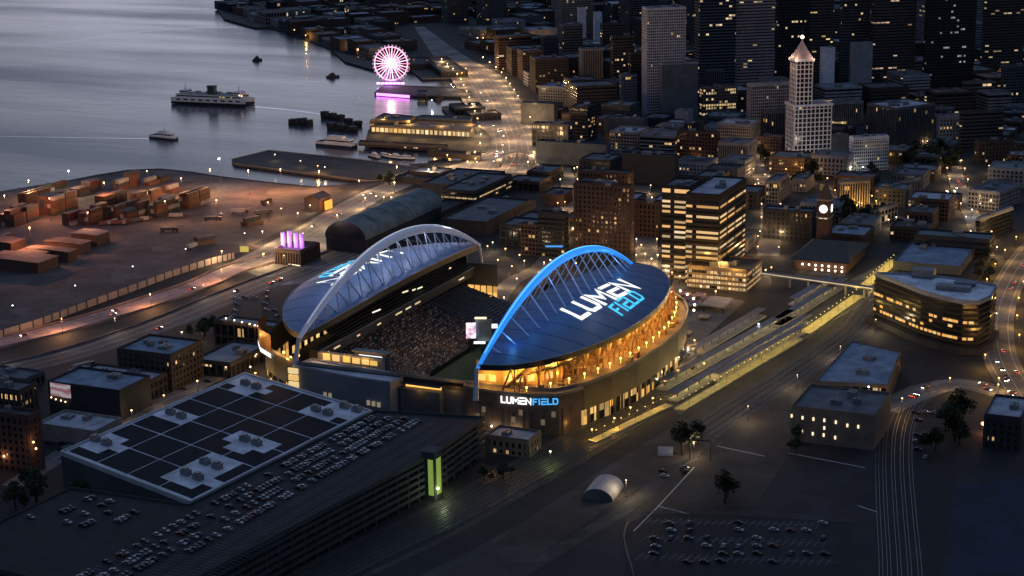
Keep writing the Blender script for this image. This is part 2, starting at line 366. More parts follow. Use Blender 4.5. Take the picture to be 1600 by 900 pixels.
# ------------------------------------------------------------------ roads, yards
plate([(-60, 545), (-60, 340), (0, 300), (110, 283), (200, 268), (260, 266), (345, 278), (480, 293), (560, 288), (600, 284), (560, 300), (470, 345), (400, 380), (250, 440), (100, 492)], .03, 'port_yard', yard)
RD = {}
def road(key, px, width, mat, z=.08, k=6, name='road', kerb=False, lanes=0, lanew=.35):
    ln = smooth_line(px, k); RD[key] = ln; strip(ln, width, z, name, mat, world=True)
    for p in ln[::2]: OCC.append((p.x, p.y, width*.5))
    wp = M('road_paint', (.5, .5, .48), .6, 0, .2, .3)
    for i in range(lanes):
        d = -width/2+(i+.5)*width/lanes if lanes > 1 else 0
        strip(shift(ln, d), lanew, z+.03, 'lane_marking', wp, world=True)
    if kerb:
        for sgn in (-1, 1):
            l2 = shift(ln, sgn*(width/2+.9)); mb = MB()
            for a, b in zip(l2, l2[1:]):
                t = (b-a); t.normalize(); nn = Vector((-t.y, t.x, 0)); mb.box((a+b)/2, (b-a), nn*1.8, (0, 0, .14))
            mb.build('pavement', pave)['kind'] = 'structure'
    return ln
road('wall_road', [(-80, 532), (20, 505), (100, 480), (180, 452), (260, 425), (340, 398), (400, 383)], 20, ground_mat('reddish_road', (.11, .07, .062), .35), .06)  # reddish base colour holds some of the port lamps' light
road('bus_road', [(-80, 556), (60, 522), (150, 498), (240, 470), (310, 446), (370, 420), (440, 400)], 26, ground_mat('lamp_tinted_concrete', (.4, .27, .25), .3), .07, lanes=4)  # pinkish base colour brightened to carry the orange lamp glow
road('rail_road', [(-80, 600), (60, 568), (160, 540), (260, 505), (340, 472), (420, 440), (470, 422), (560, 385), (640, 345)], 30, ground_mat('grey_asphalt', (.075, .074, .08), .35), .08, lanes=3)
road('waterfront_south', [(380, 416), (440, 385), (500, 352), (550, 322), (600, 297), (660, 275), (720, 262), (760, 250), (778, 235)], 34, concrete, .1, lanes=4)
road('waterfront', [(770, 262), (792, 232), (786, 205), (772, 175), (757, 145), (742, 120), (724, 106)], [62]*37, concrete, .12, lanes=5) if False else None
wf = smooth_line([(778, 270), (795, 240), (792, 212), (780, 182), (765, 152), (748, 125), (728, 107), (700, 86), (675, 62), (655, 42)], 6); n_ = len(wf)
strip(wf, [80 if i < 30 else 80-(i-30)*2.6 for i in range(n_)], .12, 'road', concrete, world=True)
for p in wf: OCC.append((p.x, p.y, 46))
wp = M('road_paint', (.5, .5, .48), .6, 0, .2, .3)
for d in (-22, -15, -8, 0, 8, 15): strip(shift(wf, d)[:36], .5, .17, 'lane_marking', wp, world=True)
for d in (-35, 33): strip(shift(wf, d)[:36], 4.5, .18, 'pavement', pave, world=True)
road('plaza_street', [(20, 760), (110, 702), (200, 652), (290, 612), (345, 585), (400, 562), (440, 540)], 15, pave, .09, lanes=1)
road('rails_west', [(380, 960), (560, 868), (700, 802), (820, 736), (960, 662), (1080, 598), (1200, 536), (1310, 478), (1400, 432)], 30, ballast, .05, k=5, name='railway_bed')
road('rails_east', [(1412, 980), (1408, 880), (1402, 800), (1398, 720), (1402, 670), (1418, 632), (1450, 606)], 24, ballast, .05, name='railway_bed')
road('depot_road', [(640, 960), (800, 860), (940, 768), (1060, 700), (1150, 640), (1230, 590), (1330, 520), (1370, 470), (1420, 425)], 30, ground_mat('track_road', (.045, .037, .031), .4), .07)
road('avenue', [(1620, 655), (1585, 600), (1562, 555), (1558, 500), (1572, 452), (1600, 405), (1640, 360)], 24, pave, .1, lanes=3)
road('avenue_bend', [(1380, 640), (1440, 612), (1500, 600), (1560, 612), (1640, 640)], 22, pave, .11, lanes=2)
road('station_street', [(1190, 430), (1240, 432), (1300, 440)], 12, pave, .1)
road('old_street_a', [(1000, 470), (1010, 420), (1010, 380), (1005, 330), (1002, 290)], 16, pave, .1, kerb=True)
road('old_street_b', [(1200, 400), (1205, 350), (1200, 300), (1180, 255), (1165, 235)], 16, pave, .1, kerb=True)
road('old_street_c', [(1240, 275), (1300, 300), (1360, 330), (1420, 345)], 16, pave, .1)
road('old_street_d', [(1540, 400), (1520, 340), (1500, 300), (1490, 260)], 16, pave, .1)
road('east_street', [(770, 480), (800, 440), (850, 412), (880, 350), (890, 300), (880, 262)], 16, pave, .1)
plate([(1050, 455), (1165, 470), (1110, 520), (1075, 560), (1030, 560), (1060, 500)], .04, 'plaza', pave)
plate([(384, 424), (440, 392), (500, 358), (556, 330), (566, 396), (530, 418), (500, 440), (440, 446)], .055, 'concrete_apron', concrete)
plate([(1030, 618), (1240, 490), (1330, 436), (1400, 402), (1412, 412), (1352, 468), (1258, 530), (1062, 648)], .045, 'platform_apron', ground_mat('apron_concrete', (.085, .08, .085), .4))
for seg, wd in (([(660, 905), (800, 832), (940, 742), (1060, 668), (1180, 598)], 7), ([(800, 905), (900, 842), (985, 790), (1040, 742), (1120, 690)], 9), ([(560, 905), (700, 838), (840, 760)], 4)): strip(smooth_line(seg, 5), wd, .085, 'service_track', ground_mat('pale_gravel', (.05, .046, .042), .4), world=True)
plate([(1010, 800), (1330, 815), (1330, 930), (960, 930)], .04, 'car_park', lotm)
plate([(1370, 640), (1480, 610), (1500, 680), (1470, 930), (1420, 930), (1415, 700)], .045, 'car_park', lotm)
plate([(1040, 700), (1090, 590), (1215, 560), (1240, 700), (1180, 790), (1010, 800), (975, 840)], .035, 'yard', dirt)
plate([(1485, 760), (1640, 740), (1640, 960), (1480, 960)], .04, 'blue_court', ground_mat('blue_court_paint', (.006, .014, .036), .3))
lp = M('road_paint', (.5, .5, .48), .6, 0, .2, .3)
for seg, wd in (([(990, 830), (1028, 792), (1085, 730)], .7), ([(1028, 791), (1076, 803)], .7), ([(1120, 697), (1195, 713)], 1.0), ([(1232, 708), (1352, 731)], .9), ([(1118, 754), (1155, 760)], .8), ([(1340, 790), (1370, 800)], .8)):
    strip(seg, wd, .09, 'painted_line', lp)
for key, d_, h_ in (('bus_road', 14.5, 1.6), ('bus_road', -14.5, 2.2), ('rail_road', 16.5, 1.4)):
    l2 = shift(RD[key], d_); mb = MB()
    for a, b in zip(l2, l2[1:]):
        tt = (b-a).normalized(); nn = Vector((-tt.y, tt.x, 0)); mb.box((a+b)/2, (b-a)*1.01, nn*.6, (0, 0, h_))
    tag(mb.build('retaining_wall', M('retaining_concrete', (.2, .15, .14), .8), None, l2[len(l2)//2]), {14.5: 'low reddish wall on the port side of the reddish road', -14.5: 'low reddish wall between the reddish road and the grey road', 16.5: 'low wall on the far side of the grey road'}[d_], 'wall')
# rails and sleepers
steel = M('rail_steel', (.26, .25, .245), .4, .6, .2, .2)
for key, offsets in (('rails_west', (-13, -9, -5, -1, 3, 7, 11, 14)), ('rails_east', (-9, -4, 1, 6, 10)), ('depot_road', (-11, -6, -1, 5, 10))):
    for d in offsets:
        t = shift(RD[key][20:] if key == 'depot_road' else RD[key], d)
        mb = MB()
        for s_ in (-.9, .9):
            l2 = shift(t, s_)
            for a, b in zip(l2, l2[1:]):
                tt = (b-a).normalized(); nn = Vector((-tt.y, tt.x, 0)); mb.box((a+b)/2+Vector((0, 0, .1)), b-a, nn*.24, (0, 0, .2))
        o = mb.build('railway_track', steel); tag(o, 'pair of steel rails of the %s' % (dict(rails_west='long line running past the lit arches to the platforms', rails_east='line curving down the right edge', depot_road='yard line left of the beige depot')[key]), 'railway track', 'railway tracks')
# ================================================================== THE STADIUM
SN = Vector((-.0789, .9969, 0)); SE = Vector((.9969, .0789, 0)); SO = Vector((70.35, -3.2, 0))
def S(X, Y, z=0.): return SO+SE*X+SN*Y+Vector((0, 0, z))
def to_plane(px, py, Y):           # the point of a sight line on the stadium's cross plane at Y
    v = ray(px, py); t = (S(0, Y)-CAM).dot(SN)/v.dot(SN); return CAM+v*t
ST = thing('stadium', 'open ended stadium with two lit arches and dark curved roofs over golden concourses', 'stadium', S(-68, 10))
for X in (-190, -130, -70, -10, 50):
    for Y in (-110, -50, 10, 70, 125): q = S(X, Y); OCC.append((q.x, q.y, 42))
white_steel = M('white_steel', (.5, .52, .58), .45, .1, .15, .2)
dk = M('dark_metal', (.02, .021, .024), .5, .2, .25, .1); con = M('raw_concrete', (.3, .28, .25), .85, 0, .3, .15)
EMG = lambda s, n='gold': EM('glow_%s_%g' % (n, s), LC[n], s)
def roof_xy(t, s, side):           # t along -1..1, s inner edge 0 .. outer edge 1 ; frame (n, e outward)
    k = max(0., 1-t*t)
    n = 139*t; ein = -15*k**.8; eo = 60*k**.5 if side > 0 else 63*k**.75
    e = ein+(eo-ein)*s; z = (43.5+10.5*k)*(1-s)+(44.5 if side > 0 else 44.5+3*k)*s+(4 if side > 0 else 9)*math.sin(math.pi*s)*k
    return n, e, z
def roof_z(n, e, side):
    t = max(-.999, min(.999, n/139)); k = 1-t*t; ein = -15*k**.8; eo = 60*k**.5 if side > 0 else 63*k**.75; s = max(0, min(1, (e-ein)/max(.1, eo-ein)))
    return roof_xy(t, s, side)[2]
GL = dict(L=[[(0, 1), (0, 0), (1, 0)]], U=[[(0, 1), (0, .18), (.15, 0), (.85, 0), (1, .18), (1, 1)]], M=[[(0, 0), (0, 1), (.5, .35), (1, 1), (1, 0)]],
          E=[[(0, 1), (1, 1)], [(1, .5), (0, .5), (0, 0), (1, 0)]], N=[[(0, 0), (0, 1), (1, 0), (1, 1)]], F=[[(1, 1), (0, 1), (0, 0)], [(.12, .5), (.8, .5)]], I=[[(.5, 1), (.5, 0)]],
          D=[[(.0, 0), (0, 1), (.8, 1), (1, .8), (1, .2), (.8, 0), (.1, 0)]])
GW = dict(L=.8, U=.95, M=1.15, E=.9, N=1.0, F=.75, I=.3, D=.95)
def word(text, fn, thick, parent, mat, name='sign_letter', gap=.4):
    """letters as mitred ribbons; fn(x, y, h) maps word space (0..1, 0..1) and height to the scene"""
    tot = sum(GW[c] for c in text)+gap*(len(text)-1); x = 0
    for c in text:
        mb = MB()
        for st in GL[c]:
            P = [Vector(((x+GW[c]*p[0])/tot, p[1])) for p in st]; asp = (fn(1, 0, 0)-fn(0, 0, 0)).length/(fn(0, 1, 0)-fn(0, 0, 0)).length
            Q = [Vector((p.x*asp, p.y)) for p in P]; Ls, Rs = [], []
            for i, p in enumerate(Q):
                d1 = (p-Q[i-1]).normalized() if i else (Q[1]-p).normalized(); d2 = (Q[i+1]-p).normalized() if i < len(Q)-1 else d1
                n1 = Vector((-d1.y, d1.x)); n2 = Vector((-d2.y, d2.x)); k = (n1+n2)/max(.4, 1+n1.dot(n2)); ex = Vector((0, 0))
                if i == 0: ex = -d1*thick*.45
                if i == len(Q)-1: ex = d1*thick*.45
                Ls.append(p+ex+k*thick/2); Rs.append(p+ex-k*thick/2)
            for i in range(len(Q)-1):
                q = [Rs[i], Rs[i+1], Ls[i+1], Ls[i]]
                T = [fn(v.x/asp, v.y, 1) for v in q]; B = [fn(v.x/asp, v.y, 0) for v in q]; mb.face(T)
                for a, b in ((0, 1), (2, 3), (1, 2), (3, 0)): mb.face([B[a], B[b], T[b], T[a]])
        mb.build(name, mat, parent); x += GW[c]+gap
roof_e = M('roof_membrane_blue', (.02, .082, .2), .5, .1, .14, .02); roof_w = M('roof_membrane_pale', (.15, .225, .4), .5, .1, .12, .02)
for side, OX, OY in ((1, 0, 0), (-1, -137, 20)):
    F = lambda n, e, z: S(OX+side*e, OY+n, z)
    mb = MB(); NT, NS = 56, 12
    Pt = [[F(*roof_xy(-1+2*i/NT, j/NS, side)) for j in range(NS+1)] for i in range(NT+1)]
    for i in range(NT):
        for j in range(NS): mb.face([Pt[i][j], Pt[i][j+1], Pt[i+1][j+1], Pt[i+1][j]][::side])
    for i in range(4, NT-3, 4):
        for j in range(NS): mb.tube(Pt[i][j]+Vector((0, 0, .05)), Pt[i][j+1]+Vector((0, 0, .05)), .12, n=4, caps=False)
    rf = mb.build('roof', roof_e if side > 0 else roof_w, ST); rf['label'] = 'dark blue eastern roof with lit lettering' if side > 0 else 'pale grey blue western roof with lit lettering'
    fb = MB(); dz = Vector((0, 0, -3.4))
    for i in range(NT):
        a, b = Pt[i][NS], Pt[i+1][NS]; ou = (S(side, 0)-S(0, 0))*.25
        fb.face([a+ou, b+ou, b+ou+dz, a+ou+dz]); fb.face([a, b, b+ou, a+ou])
        a, b = Pt[i][0], Pt[i+1][0]; fb.face([a, b, b+dz*1.3, a+dz*1.3])
    fb.build('roof_fascia', dk, rf)
    sb = MB()
    for i in range(NT):
        for j in range(0, NS, 2):
            q = [Pt[i][j], Pt[i][j+2], Pt[i+1][j+2], Pt[i+1][j]]; sb.face([p+Vector((0, 0, -2.6)) for p in q])
    sb.build('roof_soffit', M('soffit_panel', (.06, .055, .05), .7), rf)
    rl = MB()
    for js in (NS, 0):
        for i in range(NT):
            a, b = Pt[i][js]+Vector((0, 0, .25)), Pt[i+1][js]+Vector((0, 0, .25)); rl.tube(a, b, .22, n=4, caps=False)
    rl.build('edge_trim', M('edge_trim_metal', (.25, .27, .3), .4, .5), rf)
    # arch
    za = lambda n: 42+37.5*(1-(n/141)**2)
    NA = 48; ap = [F(-141+282*i/NA, 0, za(-141+282*i/NA)) for i in range(NA+1)]
    thk = lambda u: (1.1+2.1*(math.sin(math.pi*u))**.8)*(1 if side > 0 else 1.3)
    am = M('arch_blue', (.1, .32, .7), .35, .2, .25, .1, emit=(.02, .3, 1), es=.75) if side > 0 else M('arch_white', (.5, .52, .6), .4, .2, .12, .1, emit=(.5, .55, .8), es=.13)  # the arch steel itself glows, standing in for lamps shining on it
    ar = MB().path(ap, thk, lambda u: thk(u)*.8, 10).build('arch', am, ST, smooth=True); ar['label'] = 'arch lit bright blue over the eastern roof' if side > 0 else 'pale white arch over the western roof'
    tr = MB()
    for i in range(2, NA-1):
        for q in (0,): tr.tube(ap[i]+Vector((0, 0, thk(i/NA)*.8)), ap[i+1]+Vector((0, 0, thk((i+1)/NA)*.8)), .35, n=5, caps=False)
    tr.build('light_rail', EM('rail_blue', (.12, .6, 1), 1.4) if side > 0 else EM('rail_white', (.8, .85, 1), .5), ar)
    stm = M('strut_blue_white', (.42, .5, .66), .4, .2, .1, .3, emit=(.25, .45, 1), es=.1) if side > 0 else white_steel  # faint blue glow put into the eastern struts
    for i in range(17):
        n = -120+15*i; top = F(n, 0, za(n)-1.5)
        k = 1-(n/139)**2
        for dn, e_, r_s in (((2.5, 13*min(1, k*1.6), .5), (0, -13*k**.8, .3)) if side > 0 else ((6.8, -9*k**.8, .5), (-6.8, -9*k**.8, .5))):
            if za(n)-roof_z(n, e_, side) < 3.5: continue
            MB().tube(top, F(n+dn, e_, roof_z(n+dn, e_, side)-.2), r_s, n=5).build('strut', stm, ar)
    for q in (-1, 1):
        leg = MB().tube(F(141*q, 0, 43), F(146*q, 1, 24), 1.3, 1.9, 6).build('arch_leg', white_steel, ar)
    # lettering on the roof
    sg = side
    fn1 = lambda x, y, h: F(sg*(-42+93*x+8.5*y), 29.5+6*x-16.5*y, roof_z(sg*(-42+93*x+8.5*y), 29.5+6*x-16.5*y, side)+.12+.3*h)
    fn2 = lambda x, y, h: F(sg*(-14+47*x+6*y), 47.5-1*x-11*y, roof_z(sg*(-14+47*x+6*y), 47.5-1*x-11*y, side)+.12+.3*h)
    word('LUMEN', fn1, .2, rf, EM('letters_white', (1, 1, 1), 1.15))
    word('FIELD', fn2, .17, rf, EM('letters_cyan', (.06, .62, 1), 1.0))
# ------------------------------------------------------------------ bowl
seat = M('seat_navy', (.012, .013, .018), .6, 0, .4, .3); seat2 = M('seat_grey', (.035, .032, .031), .65, 0, .5, .4)
def upath(inner):
    W, E, Sx, Nn = inner; r = 30; pts = [(W, y) for y in range(int(Nn), int(Sx+r), -14)]
    pts += [(W+r-r*math.cos(R_(a)), Sx+r-r*math.sin(R_(a))) for a in range(0, 91, 15)]
    pts += [(x, Sx) for x in range(int(W+r+6), int(E-r), 8)]
    pts += [(E-r+r*math.sin(R_(a)), Sx+r-r*math.cos(R_(a))) for a in range(0, 91, 15)]
    pts += [(E, y) for y in range(int(Sx+r+10), int(Nn), 14)]; return pts
up = upath((-80, -26, -70, 130)); nrm = []
for i, p in enumerate(up):
    a, b = up[max(i-1, 0)], up[min(i+1, len(up)-1)]; t = Vector((b[0]-a[0], b[1]-a[1])).normalized(); nrm.append(Vector((t.y, -t.x)))
def low(i, s):                     # lower tier surface, s 0..1
    nx = nrm[i]; dw = max(0, -nx.x); de = max(0, nx.x); ds = max(0, -nx.y)
    dep = (66*dw*dw+40*ds*ds+44*de*de); zt = 2.5+(17.5*dw*dw+9*ds*ds+17*de*de)*s
    return S(up[i][0]+nx.x*dep*s, up[i][1]+nx.y*dep*s, zt)
mb = MB(); NR = 22
for i in range(len(up)-1):
    for k in range(NR):
        a, b = low(i, k/NR), low(i+1, k/NR); c, d = low(i+1, (k+1)/NR), low(i, (k+1)/NR)
        c2 = Vector((c.x, c.y, b.z)); d2 = Vector((d.x, d.y, a.z)); mb.face([a, b, c2, d2]); mb.face([d2, c2, c, d])
mb.build('lower_seating', seat2, ST)
for i in range(1, len(up)-1, 1):
    mb = MB()
    for k in range(NR):
        a, b = low(i, k/NR), low(i, (k+1)/NR); t_ = (low(i+1, k/NR)-low(i-1, k/NR)).normalized()*.7; b2 = Vector((b.x, b.y, a.z)); mb.face([a-t_+Vector((0, 0, .06)), a+t_+Vector((0, 0, .06)), b2+t_+Vector((0, 0, .06)), b2-t_+Vector((0, 0, .06))])
    mb.build('aisle', M('aisle_concrete', (.16, .15, .15), .8), ST)
mb = MB()
for i in range(len(up)-1):
    a, b = low(i, 0), low(i+1, 0); mb.face([Vector((a.x, a.y, 0)), Vector((b.x, b.y, 0)), b+Vector((0, 0, 1)), a+Vector((0, 0, 1))])
mb.build('pitch_wall', dk, ST)
MB().face([S(-80, -70, .15), S(-26, -70, .15), S(-26, 130, .15), S(-80, 130, .15)]).build('pitch', M('pitch_turf', (.02, .045, .015), .9), ST)
def slab(name, X0, z0, X1, z1, Y0, Y1, n, mat, lab=None, bow=0):
    mb = MB(); ny = 16
    P = lambda j, k: S(X0+(X1-X0)*k/n+(bow*(1-(2*j/ny-1)**2))*(1 if X1 > X0 else -1)*k/n, Y0+(Y1-Y0)*j/ny, z0+(z1-z0)*k/n)
    for j in range(ny):
        for k in range(n):
            a, b, c, d = P(j, k), P(j+1, k), P(j+1, k+1), P(j, k+1); c2 = Vector((c.x, c.y, b.z)); d2 = Vector((d.x, d.y, a.z)); mb.face([a, b, c2, d2]); mb.face([d2, c2, c, d])
    o = mb.build(name, mat, ST)
    return o
slab('upper_seating', -136, 27, -180, 43, -66, 150, 18, seat, bow=14)
slab('upper_seating', -2, 26, 40, 40, -115, 118, 18, seat, bow=14)
for X, Y0, Y1, sd in ((-141, -95, 150, 1), (8, -115, 118, -1)):   # suite band with lit boxes
    mb = MB().box(S(X, (Y0+Y1)/2, 19.8), SE*8, SN*(Y1-Y0), (0, 0, 6.8)); mb.build('suite_band', M('suite_wall', (.05, .045, .045), .6), ST)
    rg = random.Random(3)
    for k in range(16):
        y = Y0+8+k*(Y1-Y0-16)/15
        if rg.random() < .5:
            MB().box(S(X+4.15*sd, y, 22.2), SE*.2, SN*rg.uniform(4, 11), (0, 0, 1.1)).build('lit_suite', EM('suite_glow%d' % (k % 2), (1, .72, .4) if k % 2 else (1, .9, .6), .75), ST)
    mb = MB().box(S(X+4.3*sd, (Y0+Y1)/2, 26.2), SE*.5, SN*(Y1-Y0), (0, 0, .9)); mb.build('upper_rail', con, ST)
# back walls carrying the upper decks
for pts, z0, z1, nm in (([(-196, y) for y in range(-20, 121, 20)], 20, 44, 'w'),):
    mb = MB()
    for a, b in zip(pts, pts[1:]): mb.wall(S(*a), S(*b), z0, z1)
    mb.build('back_wall', dk, ST)
MB().box(S(-172, 152, 0), SE*56, SN*2, (0, 0, 43)).build('end_wall', dk, ST)
# outer wall
OUT = [(-12, -124), (20, -123), (42, -118), (54, -101), (62.5, -76), (69, -45), (71.5, -10), (71.5, 30), (67, 58), (60, 85), (50, 108), (28, 131), (-10, 140), (-30, 150), (-120, 156), (-165, 152),
       (-186, 125), (-198, 70), (-201, 10), (-196, -45), (-187, -80), (-178, -96), (-164, -108), (-148, -118), (-134, -125)]
ow = [tuple(S(*p)[:2]) for p in OUT]
NORTH = range(12, 14)              # the open end between the stands
mb = MB(); u_ = 0
for i in range(len(ow)):
    if i in NORTH: continue
    mb.wall(ow[i], ow[(i+1) % len(ow)], 0, 11, u_); u_ += 40
mb.build('glazing', GLASS('stadium_glass', 5.2, 5.5, .62, es=1.15, warm=(1, .48, .1), cool=(1, .66, .26), floors=.1), ST)
fw = M('facade_metal', (.045, .04, .038), .6, .1, .3, .1)
pb = MB(); oo = offs(ow, .9)
def openring(mb, A, B, z0, z1):
    n = len(A)
    for i in range(n):
        if i in NORTH: continue
        j = (i+1) % n; mb.wall(B[i], B[j], z0, z1); mb.wall(A[j], A[i], z0, z1); mb.face([(*B[i], z1), (*B[j], z1), (*A[j], z1), (*A[i], z1)]); mb.face([(*A[i], z0), (*A[j], z0), (*B[j], z0), (*B[i], z0)])
    return mb
openring(pb, ow, oo, 10.2, 27.6)
for i in range(len(ow)):
    a, b = Vector(ow[i]+(0,)), Vector(ow[(i+1) % len(ow)]+(0,)); l = (b-a).length; dd = (b-a)/l; nn = Vector((dd.y, -dd.x, 0))
    for k in range(0 if i in NORTH else int(l/9)): pb.box(a+dd*(9*k+4.5)+nn*.35, dd*2.6, nn*.6, (0, 0, 10.15))
pb.build('facade', fw, ST)
openring(MB(), offs(ow, .92), offs(ow, 1.6), 26.6, 28.6).build('parapet', M('parapet_concrete', (.2, .18, .16), .8), ST)
# east concourse under the roof
ce = OUT[0:11]+[(27, 130), (10, 120), (8, 0), (8, -110)]
MB().face([S(x, y, 26.4) for x, y in ce]).build('concourse_floor', M('gold_tinted_concrete', (.16, .1, .045), .8), ST)  # golden lamplight is mixed into the floor colour
mb = MB()                                                           # underside of the upper deck
for j in range(16):
    y0, y1 = -126+j*15.5, -126+(j+1)*15.5
    k0, k1 = [max(.1, 1-(y/139)**2)**.5 for y in (y0, y1)]
    mb.face([S(10, y0, 26.5), S(10, y1, 26.5), S(8+42*k1, y1, 41.5), S(8+42*k0, y0, 41.5)])
mb.build('deck_underside', M('gold_tinted_underside', (.42, .26, .1), .8), ST)  # orange base colour puts the gold lighting into the concrete
goldst = M('gold_lit_steel', (.3, .18, .07), .5, .1)  # steel tinted amber to look lit by the gold lamps
for j in range(20):
    y = -130+j*13; k = max(0, 1-(y/139)**2)**.5; xo = 57*k; zt_ = 42.5
    if k < .2: continue
    mb = MB().tube(S(xo, y, 26.4), S(xo, y, zt_), .55, n=6)
    mb.tube(S(xo, y, 31), S(xo+.2, y+5.5, zt_), .35, n=5).tube(S(xo, y, 31), S(xo+.2, y-5.5, zt_), .35, n=5)
    mb.tube(S(xo+.5, y, 27), S(12, y, 27.2), .4, n=5).tube(S(12, y, 27.4), S(xo-2, y, zt_-1), .7, n=4)
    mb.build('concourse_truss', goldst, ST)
    if k > .3:
        arc = [S(xo+2.5, y+6.5+5.2*math.cos(R_(a)), 26.6+9.5*math.sin(R_(a))) for a in range(0, 181, 20)]
        MB().path(arc, .75, .6, 5, up=SE).build('arched_portal', M('rust_portal', (.25, .11, .05), .7), ST)
    lx = min(68, xo+7)
    MB().ball(S(lx, y+2, 29.8), .75, n=8, k=5).tube(S(lx, y+2, 26.4), S(lx, y+2, 29.3), .12, n=5).build('concourse_lamp', EMG(5), ST)
    point(ST, S(xo-3, y+3, 38.5), LC['gold'], 11000, 1.5)
    if j % 2: point(ST, S(xo+9, y+3, 33), LC['gold'], 4200, 1.5)
# golden lounge wall under the southern roof edge
lw = [S(-9, -122), S(8, -121), S(21, -115), S(30, -106), S(38, -96)]
mb = MB(); gw = MB()
for i, (a, b) in enumerate(zip(lw, lw[1:])):
    d_ = (b-a); l = d_.length; d_ = d_/l; nn = Vector((d_.y, -d_.x, 0))
    mb.box((a+b)/2+Vector((0, 0, 26.5)), b-a, nn*.8, (0, 0, 15.5))
    for k in range(max(1, int(l/7))):
        c = a+d_*(7*k+3.5)+nn*.45; MB().box(c+Vector((0, 0, 29)), d_*4.6, nn*.2, (0, 0, 4.2)).build('lounge_window', EM('lounge_glow%d' % (k % 2), (1, .6+.1*(k % 2), .18), .95), ST)
        MB().box(c+Vector((0, 0, 37)), d_*6.2, nn*.2, (0, 0, 1.0)).build('lounge_light', EMG(2.2), ST)
    point(ST, (a+b)/2+nn*6+Vector((0, 0, 33)), LC['gold'], 4500, 1)
mb.build('lounge_wall', M('gold_tinted_panel', (.45, .28, .1), .7), ST)  # panel colour tinted gold so the wall looks lit
# kiosks on the concourse
rg = random.Random(5)
for j in range(26):
    y = -118+j*9.4; k = max(0, 1-(y/139)**2)**.5; w_ = rg.uniform(2, 5)
    MB().box(S((57+rg.uniform(-14, 9))*k+2, y, 26.45), SE*w_, SN*rg.uniform(2, 6), (0, 0, rg.uniform(1.2, 3.4))).build('kiosk', M('kiosk_panel%d' % (j % 3), ((.2, .1, .04), (.06, .035, .02), (.3, .2, .1))[j % 3], .7), ST)
# north-east knob of lit terraces
for k, (x, y) in enumerate(((52, 108), (58, 92), (44, 118), (62, 78), (36, 126))):
    MB().ball(S(x+6, y, 29.5), .9, n=8, k=5).build('concourse_lamp', EM('lamp_cream6', LC['cream'], 6), ST); point(ST, S(x+3, y, 33), LC['cream'], 2500, 1)
# plaza level lights along the east side
for j in range(9):
    y = -120+j*26; x = 71*max(.1, 1-(y/150)**2)**.5+4
    point(ST, S(x+4, y, 7), LC['gold'], 600, 1)
# ------------------------------------------------------------------ the south side
def fy(x):
    P_ = [(-17, -122), (-14, -130), (8, -133), (30, -131.5), (47, -124), (55, -108)]
    for (a, b), (c, d) in zip(P_, P_[1:]):
        if a <= x <= c: return b+(d-b)*(x-a)/(c-a)
    return -122
brick = M('drum_brick', (.1, .07, .055), .85, 0, .3, .1)
dr = ccw([tuple(S(*p)[:2]) for p in ((-17, -122), (-14, -130), (8, -133), (30, -131.5), (47, -124), (55, -108), (40, -112))])
pb = MB().prism(dr, 0, 27)
for i in range(len(dr)):
    a, b = Vector(dr[i]+(0,)), Vector(dr[(i+1) % len(dr)]+(0,)); l = (b-a).length; dd = (b-a)/l; nn = Vector((dd.y, -dd.x, 0))
    for k in range(int(l/7)): pb.box(a+dd*(7*k+3.5)+nn*.3, dd*2.0, nn*.6, (0, 0, 17))
pb.build('brick_drum', brick, ST)
MB().ring(offs(dr, .01), offs(dr, .8), 25.6, 27.4).build('drum_cornice', M('cornice_stone', (.2, .17, .14), .8), ST)
for x, z in ((-4, 7), (0, 12), (20, 8), (25, 13), (38, 7), (44, 12)): MB().box(S(x, fy(x)-.55, z), SE*2.6, SN*.3, (0, 0, 3.6)).build('drum_window', M('dim_window', (.03, .03, .03), .2, emit=(1, .75, .5), es=.12), ST)
def wallword(text, a, b, h, mat):
    ax = b-a; word(text, lambda x, y, d: a+ax*x+Vector((0, 0, h*y))-SN*(.3*d), .22, ST, mat)
wallword('LUMEN', S(13, fy(13)-1.5, 20.6), S(31.5, fy(31.5)-1.0, 20.6), 3.7, EM('letters_white2', (1, 1, 1), 1.6)); wallword('FIELD', S(33, fy(33)-1.1, 20.6), S(46.6, fy(46.6)-1.0, 20.6), 3.4, EM('letters_blue2', (.08, .45, 1), 1.1))
for x, y in [(x_, fy(x_)-1.4) for x_ in (-8, -4, 6, 10, 20, 24)]:
    MB().ball(S(x, y, 4.2), .62, n=8, k=5).build('wall_lamp', EM('lamp_white9', LC['cream'], 9), ST)
    point(ST, S(x, y-2, 4.5), LC['cream'], 500, .6)
pale = M('pavilion_panel', (.19, .2, .225), .6, .1, .15, .06)
pv = ccw([tuple(S(*p)[:2]) for p in ((-137, -128), (-112, -133), (-84, -137), (-62, -138), (-58, -121), (-84, -118), (-110, -115), (-134, -111))])
MB().prism(pv, 0, 25.5).build('pavilion_wall', pale, ST)
MB().face([(x, y, 25.62) for x, y in offs(pv, -.8)]).build('pavilion_deck', M('deck_membrane', (.6, .61, .68), .7), ST)
MB().ring(offs(pv, -.8), offs(pv, .12), 25.45, 26.6).build('pavilion_coping', M('coping_metal', (.32, .33, .36), .5), ST)
for x in (-112, -108, -78, -74, -70): MB().box(S(x, -133.2-(x+112)*.14, 9), SE*2.2, SN*.6, (0, 0, 3.2)).build('pavilion_window', M('pavilion_glass', (.04, .04, .045), .2, emit=(1, .85, .6), es=.22), ST)
